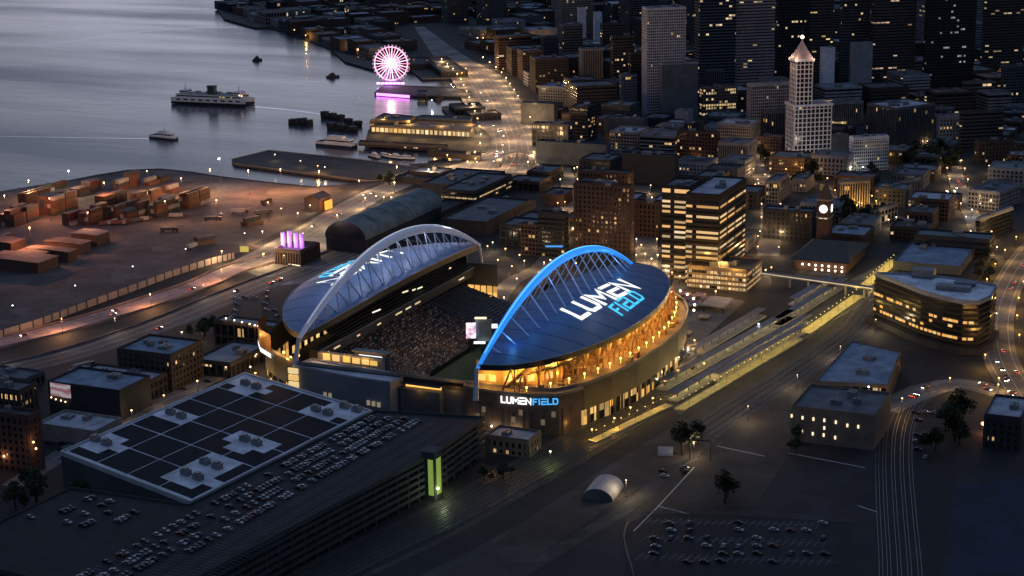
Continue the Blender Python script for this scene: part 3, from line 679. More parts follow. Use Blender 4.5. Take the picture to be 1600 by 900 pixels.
for (xa, xb, y, z) in ((-58, -30, -132, 21), (-30, -15, -127, 22)):
    q = ccw([tuple(S(*p)[:2]) for p in ((xa, y), (xb, y-1), (xb, -118), (xa, -118))]); MB().prism(q, 0, z).build('gate_block', M('gate_metal', (.09, .095, .105), .6, .1), ST)
    MB().face([S(xa, y, z+3.4), S(xb, y-1, z+3.4), S(xb, -120, z+3.8), S(xa, -120, z+3.8)]).face([S(xa, y, z+3.0), S(xb, y-1, z+3.0), S(xb, -120, z+3.4), S(xa, -120, z+3.4)]).build('gate_canopy', dk, ST)
    MB().box(S((xa+xb)/2, y+5, z), SE*(xb-xa-3), SN*.4, (0, 0, 2.4)).build('lit_gate_window', EMG(1.3), ST)
    point(ST, S((xa+xb)/2, y-3, z+2), LC['gold'], 900, 1)
for k, x in enumerate((-125, -118, -110, -103, -96, -90)):          # golden concourse behind the deck
    MB().box(S(x, -107, 25), SE*5.2, SN*.5, (0, 0, 4.5-.3*k)).build('lit_concourse_bay', EM('bay_glow%d' % (k % 3), (1, .55+.06*(k % 3), .16+.08*(k % 2)), 1.0-.14*(k % 3)), ST)
    if k % 2 == 0: point(ST, S(x, -110, 31), LC['gold'], 1800, 1)
MB().box(S(-108, -104.5, 20), SE*48, SN*4, (0, 0, 9.5)).build('concourse_wall', con, ST)
# lit screens and boards
cyl = M('copper_panel', (.26, .13, .07), .5, .3, .2, .1)
cw = [tuple(S(*p)[:2]) for p in ((-198, -62), (-192, -83), (-181, -98), (-166, -109))]
mb = MB()
for a, b in zip(cw, cw[1:]): mb.wall(a, b, 26, 38.5)
mb.build('corner_screen_wall', cyl, ST)
mb = MB()
for a, b in zip(cw[1:], cw[2:]): mb.wall((a[0], a[1]-.5), (b[0], b[1]-.5), 22.5, 25.5)
mb.build('lit_corner_band', EM('white_band', (1, .97, .9), 1.5), ST)
for x, y, z in ((-176, -112, 33), (-160, -117, 31), (-190, -96, 32)): point(ST, S(x, y, z), LC['gold'], 5200, 1)
for k in range(5): MB().box(S(-137.3, -129.5+k*.0, 2.5+k*4.6), SE*7, SN*1.4, (0, 0, 3.6)).build('lit_stair_window', EM('stair_gold%d' % (k % 2), (1, .62, .2) if k % 2 else (1, .75, .35), .8), ST)
for x, z in ((-152, 30), (-147, 27), (-141, 29)): MB().ball(S(x, -116, z), 1.0).build('concourse_lamp', EMG(4), ST); point(ST, S(x, -121, z), LC['gold'], 1500, 1)
sbx = MB().box(S(-96, -98, 18), SE*24, SN*3.5, (0, 0, 13)).build('south_scoreboard', M('board_grey', (.12, .12, .13), .5), ST)
MB().box(S(-96, -100, 27.5), SE*17, SN*.3, (0, 0, 1.5)).build('lit_strip', EM('strip_white', (1, 1, 1), 1.8), sbx)
MB().box(S(-97, -100, 19), SE*8, SN*.4, (0, 0, 7)).build('board_opening', dk, sbx)
MB().box(S(-96, -98, 31), SE*27, SN*6, (0, 0, .8)).build('board_canopy', M('board_roof', (.2, .2, .21), .6), sbx)
def panel(px0, px1, py0, py1, Y, name, mat, th=1.0):
    a, b = to_plane(px0, py1, Y), to_plane(px1, py1, Y); c = to_plane(px0, py0, Y)
    return MB().box((a+b)/2+SN*th, b-a, SN*th, (0, 0, c.z-a.z)).build(name, mat, ST)
scm = bpy.data.materials.new('screen_picture'); scm.use_nodes = True; nt = scm.node_tree; N = nt.nodes; L = nt.links
g = N.new('ShaderNodeNewGeometry'); nz = N.new('ShaderNodeTexNoise'); nz.inputs['Scale'].default_value = .35; nz.inputs['Detail'].default_value = 3; L.new(g.outputs['Position'], nz.inputs['Vector'])
rp = N.new('ShaderNodeValToRGB'); L.new(nz.outputs['Fac'], rp.inputs[0]); e_ = rp.color_ramp.elements
e_[0].position = .35; e_[0].color = (.12, .1, .35, 1); e_[1].position = .6; e_[1].color = (.95, .92, 1, 1); x_ = e_ = rp.color_ramp.elements.new(.47); x_.color = (.6, .3, .5, 1)
b = N['Principled BSDF']; L.new(rp.outputs[0], b.inputs['Emission Color']); b.inputs['Emission Strength'].default_value = 1.1; scm.cycles.emission_sampling = 'NONE'
pn = panel(728, 742.5, 505, 529, 14, 'video_screen', scm)
panel(743, 768, 500, 534, 17, 'screen_back', M('screen_metal', (.12, .17, .2), .4, .3))
panel(740, 757, 534.5, 537.5, 13, 'lit_strip', EM('strip_white', (1, 1, 1), 1.8)); panel(741, 759, 496, 499, 16, 'lit_strip', EM('strip_cream', (1, .85, .6), 1.1)); panel(768, 776, 507, 513, 16, 'lit_strip', EM('strip_white', (1, 1, 1), 1.8))
for x_ in (735, 755): p = to_plane(x_, 531, 19); MB().box((p.x, p.y, 0), SE*2.5, SN*2.5, (0, 0, p.z+2)).build('screen_tower', dk, ST)
# ribbon lights inside the western stand
for X, Y, z, ln, ang, c in ((-146.5, 40, 33, 9, .3, (1, .85, .55)), (-146.5, 54, 31, 5, .2, (1, .9, .6)), (-146.5, 64, 30, 8, .2, (.9, .95, .5)), (-80.8, 96, 2.6, 26, 0, (1, 1, 1)), (-141, 105, 36, 3, 0, (1, .8, .35)), (-144, -10, 31.5, 12, .2, (1, .9, .8))):
    MB().box(S(X+5, Y, z), SE*.4, SN*ln+Vector((0, 0, -ang*ln*.3)), (0, 0, .9)).build('ribbon_light', EM('ribbon%d' % int(c[2]*100), c, 1.2), ST)
# north stand (small, steep) and its tower
mb = MB()
for k in range(14):
    y = 135+k*1.1; z = 3+k*1.2; mb.box(S(-54, y, 0), SE*44, SN*1.05, (0, 0, z))
mb.build('north_seating', seat, ST)
# the crowd: nobody could count it
cols = [(.26, .16, .1), (.13, .09, .075), (.42, .33, .26), (.08, .065, .07), (.2, .12, .07)]
cm = [M('crowd_%d' % i, c, .9, 0, .3, .5) for i, c in enumerate(cols)]
mb = MB(); rg = random.Random(11); wi = [i for i in range(len(up)-1) if nrm[i].x < -.3 or nrm[i].y < -.5]
for q in range(5200):
    i = rg.choice(wi); s = (rg.randrange(NR)+.5)/NR; f = rg.random(); p = low(i, s-.5/NR).lerp(low(i+1, s-.5/NR), f); h = rg.uniform(.9, 1.7); wdt = rg.uniform(.8, 1.7)
    if rg.random() < .12 or (p-SO).dot(SN) > 62+rg.uniform(-14, 8): continue
    k = rg.randrange(5); a = rg.random()*3
    d1 = Vector((math.cos(a), math.sin(a), 0)); d2 = Vector((-d1.y, d1.x, 0)); mb.box(p+nrm[i].x*SE*1.3+nrm[i].y*SN*1.3+Vector((0, 0, .02)), d1*wdt*.8, d2*wdt*.6, (0, 0, h), k)
cr_ = mb.build('crowd', cm, None, S(-110, 0)); tag(cr_, 'mass of spectators filling the lower seating inside the stadium', 'crowd', kind='stuff')
for X, Y, z in ((-88, -40, 26), (-86, 5, 24)): point(ST, S(X, Y, z), (1, .7, .42), 6500, 3)
# light on the roofs
for Y in (-80, -40, 0, 40, 80, 115): point(ST, S(-142, 20+Y*.95, 73), (.72, .78, 1), 9000 if Y > 60 else 5500, 3)
for Y in (-105, -70, -30, 10, 50, 90): point(ST, S(8, Y, 42+37*(1-(Y/141)**2)-4), (.1, .4, 1), 2200, 2)
for Y in (-60, 0, 60): point(ST, S(30, Y, 75), (.6, .6, .72), 4500 if Y >= 0 else 1500, 2)  # added lights without fixtures, turn the northern roof end greyer
# ================================================================== NEIGHBOURS OF THE STADIUM
# event hall with a roof full of solar panels
W_, N_, E_ = (Vector(p) for p in ((-84.9, -330.1, 0), (-79.4, -163.8, 0), (35.7, -193, 0))); S_ = W_+E_-N_
eh = thing('event_hall', 'wide white roofed hall covered in dark solar panels beside the car garage', 'exhibition hall', (W_+E_)/2)
q = ccw([(p.x, p.y) for p in (W_, N_, E_, S_)])
for f1 in (.2, .5, .8):
    for f2 in (.2, .5, .8): p = W_.lerp(N_, f1)+(E_-N_)*f2; OCC.append((p.x, p.y, 30))
MB().prism(q, 0, 23.6, top=False).build('wall', M('hall_wall', (.06, .06, .065), .7), eh)
MB().face([(x, y, 23.7) for x, y in offs(q, .01)]).build('roof', M('white_roof_membrane', (.64, .65, .69), .75, 0, .4, .07), eh)
MB().ring(offs(q, -.9), offs(q, .4), 22, 24.6).build('parapet', M('white_coping', (.42, .43, .45), .6), eh)
def ev(u, v, z=23.7): p = W_+(N_-W_)*u+(E_-N_)*v; return Vector((p.x, p.y, z))
zones = [(392, 604), (275, 650), (158, 692), (503, 645), (392, 692), (548, 640), (330, 728), (300, 745)]
zuv = []
for p in zones:
    P = G(p[0], p[1], 23.7)-W_; P.z = 0; a, b = N_-W_, E_-N_; det = a.x*b.y-a.y*b.x
    zuv.append(((P.x*b.y-P.y*b.x)/det, (a.x*P.y-a.y*P.x)/det))
pm = M('solar_panel_glass', (.006, .009, .017), .7, 0, .2, .06, spec=.08)
for iu in range(6):
    for iv in range(4):
        mb = MB()
        for a in range(3):
            for b in range(3):
                u0, u1 = .02+(iu+a/3)*.16+(.0045 if a == 0 else 0), .02+(iu+(a+1)/3)*.16-(.0045 if a == 2 else 0)
                v0, v1 = .02+(iv+b/3)*.24+(.006 if b == 0 else 0), .02+(iv+(b+1)/3)*.24-(.006 if b == 2 else 0)
                uc, vc = (u0+u1)/2, (v0+v1)/2
                if any(((uc-z[0])/.075)**2+((vc-z[1])/(.15 if k != 5 else .12))**2 < 1 for k, z in enumerate(zuv)): continue
                P = [ev(u0, v0), ev(u1, v0), ev(u1, v1), ev(u0, v1)]; T = [p+Vector((0, 0, .3)) for p in P]
                mb.face(T[::-1])
                for i in range(4): mb.face([P[i], P[(i+1) % 4], T[(i+1) % 4], T[i]])
        if mb.f: mb.build('solar_panel', pm, eh)
for z in zuv:
    for k in (-1, 1):
        c = ev(z[0], z[1]+k*.045); MB().box(c, (E_-N_).normalized()*6.5, (N_-W_).normalized()*4, (0, 0, 3.2)).box(c+Vector((0, 0, 3.2)), (E_-N_).normalized()*3, (N_-W_).normalized()*3, (0, 0, .8)).build('rooftop_unit', UNIT(), eh)
# ------------------------------------------------------------------ parking garage
GP = ccw([(39, -193), (104, -175), (108, -240), (101, -330), (92, -470), (-40, -470), (-40, -372), (33, -364)])
for x, y in ((70, -200), (70, -250), (65, -310), (65, -370), (60, -430), (10, -420), (-20, -440)): OCC.append((x, y, 42))
gr = thing('parking_garage', 'six level open parking garage with cars on its dark top deck', 'parking garage', (60, -330, 0))
gc = M('garage_concrete', (.05, .052, .057), .8, 0, .3, .08)
MB().prism(offs(GP, -4), 0, 22, top=False).build('inner_wall', M('garage_shadow', (.015, .015, .016), .9), gr)  # near-black core puts the shade of the open levels into its colour
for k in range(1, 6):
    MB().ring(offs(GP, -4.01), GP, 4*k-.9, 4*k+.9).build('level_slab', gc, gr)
MB().prism(GP, 23, 24).build('top_deck', M('deck_asphalt', (.0125, .0125, .014), .85, 0, .65, .09), gr)
MB().ring(offs(GP, -.35), offs(GP, .02), 22.4, 25.1).build('parapet', gc, gr)
for i in range(len(GP)):
    a, b = Vector(GP[i]+(0,)), Vector(GP[(i+1) % len(GP)]+(0,)); l = (b-a).length; dd = (b-a)/l; nn = Vector((dd.y, -dd.x, 0))
    if nn.x < -.5 and nn.y > -.5: continue
    for k in range(int(l/10)): MB().box(a+dd*(10*k+5)-nn*1.0, dd*.9, nn*.9, (0, 0, 22.3)).build('column', gc, gr)
mb = MB()
for r in range(7):
    for k in range(0, 88): mb.face([(41+r*9+6*(r % 2)*0, -197-k*3.1, 24.05), (47+r*9, -197-k*3.1, 24.05), (47+r*9, -196.86-k*3.1, 24.05), (41+r*9, -196.86-k*3.1, 24.05)]) if True else None
mb.build('bay_marking', M('bay_paint', (.3, .3, .3), .7), gr)
stt = thing('stair_tower', 'glass stair tower glowing lime green on the garage corner', 'stair tower', (109.5, -246, 0))
MB().box((109.5, -246, 0), (8, 0, 0), (0, 9, 0), (0, 0, 28)).build('shaft', gc, stt)
MB().box((113.65, -246, 3), (.3, 0, 0), (0, 4.6, 0), (0, 0, 21)).build('lit_glazing', EM('lime_glass', (.52, .75, .14), .34), stt)
MB().box((111.2, -250.6, 3), (3.2, 0, 0), (0, .3, 0), (0, 0, 21)).build('lit_glazing', EM('lime_glass', (.52, .75, .14), .34), stt)
MB().box((109.5, -246, 28.02), (9.4, 0, 0), (0, 10.4, 0), (0, 0, .5)).build('roof', gc, stt)
MB().ball((114.4, -248.5, 7), .8).build('wall_lamp', EM('lamp_lime8', (.8, 1, .45), 7), stt)
point(stt, (120, -252, 6), (.8, .95, .55), 2600, 1)
# white gable roof entry with yellow lit plants
eb = bld(826, 716, 760, 845, 690, A0, 'punch', 'tan', 'light', 'some', 'low white roofed entry building with yellow lit planting below the arched stadium', 'entry_building', units=1)
for px, py in ((802, 700), (796, 706)): lamp(px+6, py+4, 'green', 900, 3.0, 'yellow green garden light beside the low white roofed entry', 'garden lights', rad=1.1, es=2.2, cat='garden light', name='garden_light')
# ------------------------------------------------------------------ glass tower with golden storeys
bld(1076, 438, 1034, 1080, 293, A0, 'strip', 'bronze', 'mid', 'most', 'left glass office slab with long golden lit storeys beside the tracks', 'office_tower', es=1.0, warm=(1, .5, .14), units=2, floors=.5, depth=34)
bld(1122, 448, 1071, 1163, 306, A0, 'strip', 'bronze', 'light', 'most', 'taller glass corner tower with golden storeys above an orange lit podium', 'office_tower', es=.9, warm=(1, .5, .14), units=3, floors=.75)
bld(1166, 457, 1074, 1189, 424, A0, 'curtain', 'tan', 'dark', 'most', 'low wide podium glowing orange at the foot of the glass towers', 'podium_building', es=1.0, warm=(1, .5, .14), units=4, floors=.2)
for px, py in ((1090, 418), (1110, 400), (1130, 440), (1150, 447), (1085, 445)):
    q = G(px, py); point(None, q+Vector((6, -18, 22)), LC['gold'], 14000, 2)
# ------------------------------------------------------------------ brown office block at the right
rp_ = [(1368, 427), (1402, 440), (1440, 455), (1475, 465), (1505, 471), (1530, 471.5), (1548, 463), (1557, 447), (1500, 437), (1440, 429)]
pts = [tuple(G(x, y, 38)[:2]) for x, y in rp_]
t = block(pts, 38, 'band', 'bronze', 'white', 'none', 'office_building', 'curved dark brown office block with two rows of orange lit windows and a pale roof', units=0, es=1.25, warm=(1, .5, .16), floors=.97, para=M('pale_coping', (.3, .33, .37), .5))
c = [G(1440, 437, 38), G(1470, 442, 38), G(1462, 425, 38)]
MB().box(G(1443, 432, 38), SE*16, SN*10, (0, 0, 6)).build('rooftop_unit', UNIT(), t); MB().box(G(1490, 452, 38), SE*24, SN*9, (0, 0, 3)).build('rooftop_unit', UNIT(), t)
MB().box(G(1508, 445, 38), SE*15, SN*7, (0, 0, 2)).build('rooftop_unit', M('skylight_blue', (.06, .1, .14), .3), t)
pc = offs(ccw(pts), .45); k_ = 0; rg = random.Random(8)
for i in range(len(pc)):
    a, b = Vector(pc[i]+(0,)), Vector(pc[(i+1) % len(pc)]+(0,)); d_ = b-a; l = d_.length; d_ = d_/l; nn = Vector((d_.y, -d_.x, 0))
    if nn.y > -.35: continue
    for zz, pr in ((21.9, .6), (10.0, .8), (13.9, .12), (17.9, .1)):
        for k in range(int(l/4.2)):
            if rg.random() < pr and k_ < 95: MB().box(a+d_*(4.2*k+2.1)+nn*.1+Vector((0, 0, zz)), d_*rg.uniform(2.6, 3.9), nn*.2, (0, 0, 1.9)).build('lit_window', EM('office_amber%d' % (k % 2), (1, .5+.14*(k % 2), .12+.1*(k % 2)), .8), t); k_ += 1
MB().ring(offs(ccw(pts), .6), offs(ccw(pts), 3.5), 0, 4.5).build('podium', wallm('dark'), t)
# blue roofed shed, beige depot
pts = [tuple(G(x, y, 13)[:2]) for x, y in ((1332, 533), (1407, 550), (1387, 602), (1274, 596))]
block(pts, 13, 'hall', 'tan', 'blue', 'few', 'depot_shed', 'plain shed with a wide blue grey roof in front of the brown office block', units=2, parapet=.5)
t = bld(1365, 704, 1236, 1372, 651, A0, 'blank', 'tan', 'mid', 'none', 'beige depot with two rows of tiny lit windows and roof plant', 'depot_building', units=3, depth=46)
for x, y in ((1237, 652), (1254, 655), (1271, 657), (1288, 659), (1306, 662), (1324, 667), (1341, 669), (1253, 676), (1270, 680), (1287, 682), (1305, 686), (1288, 671)):
    P0_ = G(1365, 704); dl, dr_ = dirs(A0); v = ray(x, y); nn = dr_; tt = (P0_-CAM).dot(nn)/v.dot(nn); p = CAM+v*tt
    MB().box(p-nn*.25, dl*1.0, nn*.4, (0, 0, 2.0)).build('lit_window', EM('depot_window', (1, .8, .5), 1.5), t)
lamp(1299, 630, 'white', 1200, 3, 'cold white lamp on the roof edge of the beige depot', 'roof lamps', z0=14, cat='roof lamp', name='roof_lamp'); lamp(1263, 616, 'white', 900, 3, 'small white lamp left of the beige depot roof plant', 'roof lamps', z0=14, cat='roof lamp', name='roof_lamp')
lamp(1357, 612, 'white', 900, 3, 'white lamp at the front corner of the blue roofed shed', 'roof lamps', z0=13, cat='roof lamp', name='roof_lamp')
bld(1592, 706, 1536, 1612, 655, A0, 'punch', 'dark', 'light', 'few', 'dark workshop with a pale roof at the right edge under an orange lamp', 'workshop', depth=40, units=1)
lamp(1536, 676, 'orange', 1500, 5, 'single deep orange lamp beside the dark workshop', rad=1.6, es=4); lamp(1574, 692, 'sodium', 500, 5, 'small orange wall lamp on the dark workshop', rad=.8, es=5)
# ------------------------------------------------------------------ left foreground blocks
L4 = [
 (190, 658, 78, 238, 612, 'blank', 'dark', 'blue', 'few', 'dark block with a glowing picture board on its front', 2),
 (270, 612, 188, 318, 556, 'punch', 'brown', 'blue', 'few', 'brown warehouse with a pale roof left of the low grey hall', 4),
 (361, 592, 306, 418, 569, 'hall', 'dark', 'blue', 'few', 'low grey roofed hall between the warehouse and the stadium corner', 2),
 (432, 549, 337, 447, 512, 'hall', 'brown', 'light', 'none', 'flat pale roofed store with a row of lamps along its edge', 1),
 (226, 632, 116, 262, 601, 'hall', 'brown', 'light', 'few', 'white roofed store behind the block with the picture board', 3),
 (34, 668, -45, 62, 612, 'punch', 'brown', 'mid', 'few', 'grey roofed block cut by the left edge above the brick block', 2),
 (150, 700, 60, 192, 676, 'blank', 'stone', 'light', 'none', 'low white roofed shed in front of the picture board block', 2),
 (52, 742, -70, 70, 652, 'punch', 'brick', 'dark', 'few', 'tall brick block at the left edge washed by orange wall lights', 1),
 (40, 610, -60, 70, 594, 'hall', 'grey', 'mid', 'none', 'small flat shed beside the grey road at the left edge', 1),
]
for a in L4: bld(a[0], a[1], a[2], a[3], a[4], A0, a[5], a[6], a[7], a[8], a[9], 'commercial_building' if 'shed' not in a[9] else 'shed', units=a[10])
def on_face(px, py, front):        # sight line meeting the south face through this front corner
    P0_ = G(*front); dl, dr_ = dirs(A0); v = ray(px, py); return CAM+v*((P0_-CAM).dot(dr_)/v.dot(dr_))
dl, dr_ = dirs(A0); a = on_face(81, 617, (190, 658)); b = on_face(112, 622, (190, 658)); c = on_face(81, 597, (190, 658))
bm = bpy.data.materials.new('picture_board'); bm.use_nodes = True; nt = bm.node_tree; N = nt.nodes; L = nt.links
g = N.new('ShaderNodeNewGeometry'); nz = N.new('ShaderNodeTexWave'); nz.inputs['Scale'].default_value = .06; nz.inputs['Distortion'].default_value = 6; nz.bands_direction = 'Z'; L.new(g.outputs['Position'], nz.inputs['Vector'])
rp = N.new('ShaderNodeValToRGB'); L.new(nz.outputs['Fac'], rp.inputs[0]); rp.color_ramp.elements[0].color = (.32, .06, .05, 1); rp.color_ramp.elements[1].color = (.6, .5, .48, 1)
L.new(rp.outputs[0], N['Principled BSDF'].inputs['Emission Color']); N['Principled BSDF'].inputs['Emission Strength'].default_value = .5; bm.cycles.emission_sampling = 'NONE'
pb_ = thing('picture_board', 'red and white glowing picture board on the dark block', 'billboard', a)
MB().box((a+b)/2-dr_*.7, (b-a), dr_*.5, (0, 0, c.z-a.z)).build('panel', bm, pb_); MB().box((a+b)/2-dr_*.35, (b-a)*1.03, dr_*.2, (0, 0, c.z-a.z+.3)).build('board_frame', dk, pb_)
for px, py in ((82, 620), (89, 623), (97, 625), (104, 627)): MB().ball(on_face(px, py, (190, 658))-dr_*1.2, .45).build('board_lamp', EM('lamp_cream6', LC['cream'], 6), pb_)
for px, py, lab in ((8, 712, 'orange wall light washing the brick block near its left end'), (58, 700, 'orange wall light on the right corner of the brick block'), (54, 690, 'second orange wall light on the brick block corner')):
    p = on_face(px, py, (52, 742)); t = thing('wall_light', lab, 'wall light', p-dr_*1.0, 'orange wall lights'); MB().ball(p-dr_*1.0, .6).build('lamp_head', EM('lamp_orange_up', LC['sodium'], 6), t); point(t, p-dr_*2.2, LC['sodium'], 700, .5)
for k, x in enumerate((354, 367, 379, 391, 399, 404, 411)):
    p = on_face(x, 497+(x-352)*.24, (432, 549)); t = thing('edge_lamp', 'cream lamp in the row along the pale roofed store', 'lamp', p-dr_*.8, 'lamps along the pale roof'); MB().ball(p-dr_*.8+Vector((0, 0, .3)), .55).box(p-dr_*.4, (.2, 0, 0), (0, .9, 0), (0, 0, .2)).build('lamp_head', EM('lamp_cream6', LC['cream'], 6), t); point(t, p-dr_*1.5, LC['cream'], 250, .5)
# ------------------------------------------------------------------ violet lit vent building
t = bld(470, 416, 431, 500, 393, A0, 'pier', 'brick', 'dark', 'none', 'dark red vent building with four violet lit stacks', 'vent_building', units=0)
for x, y0, y1 in ((443, 385, 363), (453, 386, 361), (463, 388, 364), (472, 389, 365)):
    P = G(470, 416); n2 = dirs(A0)[1]; v = ray(x, y0); pp = CAM+v*((P+n2*14-CAM).dot(n2)/v.dot(n2)); hgt = height_to_y(Vector((pp.x, pp.y, 0)), y1)
    MB().tube((pp.x, pp.y, 10), (pp.x, pp.y, hgt), 2.0, 2.0, 10).build('stack', M('violet_stack', (.4, .3, .45), .5, emit=(.5, .16, .85), es=.55), t)  # violet lighting put into the stacks as a glow of their own
    point(t, (pp.x+3, pp.y-6, 17), LC['violet'], 2500, 1)
a, b = G(431, 410), G(471, 416); MB().box((a+b)/2+Vector((0, -2, .6)), b-a, Vector((0, .5, 0)), (0, 0, .7)).build('lit_plinth', EM('strip_cream', (1, .85, .6), 1.1), t)
# ------------------------------------------------------------------ station, platforms, bridge
t = bld(1322, 428, 1240, 1352, 412, A0, 'blank', 'brick', 'dark', 'none', 'brick railway station with a dark hipped roof and rows of round lights', 'railway_station', units=0)
P = G(1322, 428); dl, dr_ = dirs(A0); l1 = len_to_x(P, dl, 1240); l2 = len_to_x(P, dr_, 1352); hz = height_to_y(P, 412)
e0 = P-dl*3-dr_*3; e1 = P+dl*(l1+3)-dr_*3; e2 = e1+dr_*(l2+6); e3 = e0+dr_*(l2+6); z = Vector((0, 0, hz+1.2)); r1_ = (e0+e3)/2+dl*l1*.25+z+Vector((0, 0, 9)); r2_ = (e1+e2)/2-dl*l1*.25+z+Vector((0, 0, 9))
MB().face([e0+z, e1+z, r2_, r1_][::-1]).face([e3+z, e0+z, r1_]).face([e2+z, e3+z, r1_, r2_]).face([e1+z, e2+z, r2_]).face([e0+z-Vector((0, 0, .5)), e3+z-Vector((0, 0, .5)), e2+z-Vector((0, 0, .5)), e1+z-Vector((0, 0, .5))]).build('hipped_roof', M('dark_tile', (.035, .04, .04), .7), t)
for k in range(7):
    for zz in ((hz*.62,) if k > 4 else (hz*.62, hz*.2)):
        p = P+dl*(l1*(.08+.125*k))-dr_*.35+Vector((0, 0, zz)); MB().ball(p, .95, n=8, k=5).build('round_light', EM('lamp_pinkish', (1, .75, .62), 3.5), t)
for k in (0, 2, 4, 6): point(t, P+dl*(l1*(.08+.125*k))-dr_*4+Vector((0, 0, hz*.5)), LC['cream'], 900, .6)
cl = thing('clock_tower', 'slim brick clock tower with white lit clock faces behind the station', 'clock tower', G(1287, 398)); P = G(1287, 398); H = height_to_y(P, 312); hw = 5.6
MB().box(P, SE*hw*2, SN*hw*2, (0, 0, H)).build('shaft', wallm('brick'), cl); MB().box(P+Vector((0, 0, H-15)), SE*hw*2.25, SN*hw*2.25, (0, 0, 1.2)).box(P+Vector((0, 0, H)), SE*hw*2.3, SN*hw*2.3, (0, 0, 1.4)).build('cornice', wallm('stone'), cl)
q = [P+SE*a*hw+SN*b*hw+Vector((0, 0, H+1.4)) for a, b in ((-1, -1), (1, -1), (1, 1), (-1, 1))]; ap_ = P+Vector((0, 0, H+15)); mb = MB()
for i in range(4): mb.face([q[i], q[(i+1) % 4], ap_])
mb.build('spire', M('tower_tile', (.1, .07, .05), .7), cl)
for ax, ay in ((SN*-1, SE), (SE, SN)):
    c = P+ax*(hw+.15)+Vector((0, 0, H-7)); mb = MB()
    for i in range(16):
        a0_, a1_ = 2*math.pi*i/16, 2*math.pi*(i+1)/16; mb.face([c+ax*.2, c+ax*.2+ay*3.6*math.cos(a0_)+Vector((0, 0, 3.6*math.sin(a0_))), c+ax*.2+ay*3.6*math.cos(a1_)+Vector((0, 0, 3.6*math.sin(a1_)))])
    mb.build('clock_face', EM('clock_white', (1, .98, .92), 1.8), cl)
for k in (-1, 1): MB().box(P-SN*(hw+.3)+SE*k*2+Vector((0, 0, H-15.6)), SE*3, SN*.3, (0, 0, 1.1)).build('lit_ledge', EM('strip_cream', (1, .85, .6), 1.1), cl)
canm = M('canopy_roof', (.16, .155, .165), .6, .1, .3, .1)
def platform(px0, px1, wdt, label, lit=None, roof=True, zroof=6.0, n=14, tone=None):
    a, b = G(*px0), G(*px1); d = (b-a).normalized(); nn = Vector((-d.y, d.x, 0)); t = thing('platform' if roof else 'lit_platform', label, 'railway platform', (a+b)/2, 'railway platforms')
    MB().box((a+b)/2, b-a, nn*wdt, (0, 0, 1.1)).build('deck', M('platform_deck', (.26, .245, .225), .8, 0, .35, .2) if roof else M('lit_platform_deck', (.42, .38, .2), .8, 0, .3, .2), t)  # uncovered decks get a paler yellow base colour that carries the lamp glow
    if not roof:
        for k in range(int((b-a).length/18)): MB().tube(a+d*(18*k+9)-nn*wdt*.3+Vector((0, 0, 1.1)), a+d*(18*k+9)-nn*wdt*.3+Vector((0, 0, 7.2)), .12, n=5).build('lamp_post', dk, t)
    if roof:
        MB().box((a+b)/2+Vector((0, 0, zroof)), b-a, nn*wdt*.8, (0, 0, .5)).build('canopy', canm, t)
        for k in range(n): MB().tube(a.lerp(b, (k+.5)/n)+Vector((0, 0, 1.1)), a.lerp(b, (k+.5)/n)+Vector((0, 0, zroof)), .3, n=5).build('post', dk, t)
    if lit:
        st_ = 16 if roof else 9
        for k in range(int((b-a).length/st_)):
            p = a+d*(st_*k+st_/2); point(t, p+nn*(wdt*.5+1 if roof else 0)+Vector((0, 0, 4.6 if roof else 7)), lit[0], lit[1]*(.6 if not roof else 1), .6)
            if not roof: MB().tube(p+Vector((0, 0, 6.9)), p+Vector((0, 0, 7)), .3, n=5).ball(p+Vector((0, 0, 7.1)), .3).build('platform_lamp', EM('lamp_yellow', (1, .8, .25), 2.5), t)
    return t
YL = (1, .68, .14)
platform((1258, 522), (1342, 463), 9, 'platform lit bright yellow between the tracks below the footbridge', (YL, 3600), roof=False)
platform((1352, 448), (1400, 408), 9, 'platform lit bright yellow beyond the footbridge', (YL, 3800), roof=False)
platform((1032, 610), (1235, 497), 8, 'long grey platform canopy nearest the stadium plaza', ((1, .78, .35), 900))
platform((1050, 628), (1262, 504), 7, 'yellowish platform canopy second from the stadium plaza', ((1, .76, .28), 1300))
platform((1010, 600), (1190, 494), 8, 'grey walkway canopy along the stadium plaza edge', ((.8, .85, 1), 250))
platform((1215, 510), (1318, 446), 8, 'grey platform canopy left of the bright yellow platform', ((1, .78, .4), 800))
platform((1240, 478), (1300, 442), 9, 'short pale canopy under the footbridge end', ((1, .8, .5), 350))
platform((1120, 598), (1255, 520), 7, 'dim platform canopy left of the bright yellow platform end', ((1, .72, .25), 600))
platform((1062, 642), (1250, 530), 7, 'long dim yellow platform continuing from the bright one along the tracks', (YL, 1300), roof=False)
platform((925, 692), (1045, 634), 6, 'dim yellow lit ramp at the stadium corner', (YL, 1100), roof=False)
bt = thing('footbridge', 'long footbridge with a cream lit edge crossing the tracks', 'footbridge', G(1280, 440)); a, b = G(1192, 428, 8), G(1366, 452, 8); d_ = (b-a).normalized(); nn = Vector((-d_.y, d_.x, 0))
MB().box((a+b)/2, b-a, nn*7, (0, 0, 1.4)).build('deck', M('bridge_deck', (.2, .17, .15), .8), bt); MB().box((a+b)/2-nn*3.6+Vector((0, 0, 1.0)), b-a, nn*.3, (0, 0, .7)).build('lit_rail', EM('bridge_glow', (1, .8, .55), .6), bt)
for k in range(6):
    p = a.lerp(b, (k+.5)/6); MB().tube(Vector((p.x, p.y, 0)), p, .9, n=8).build('column', con, bt)
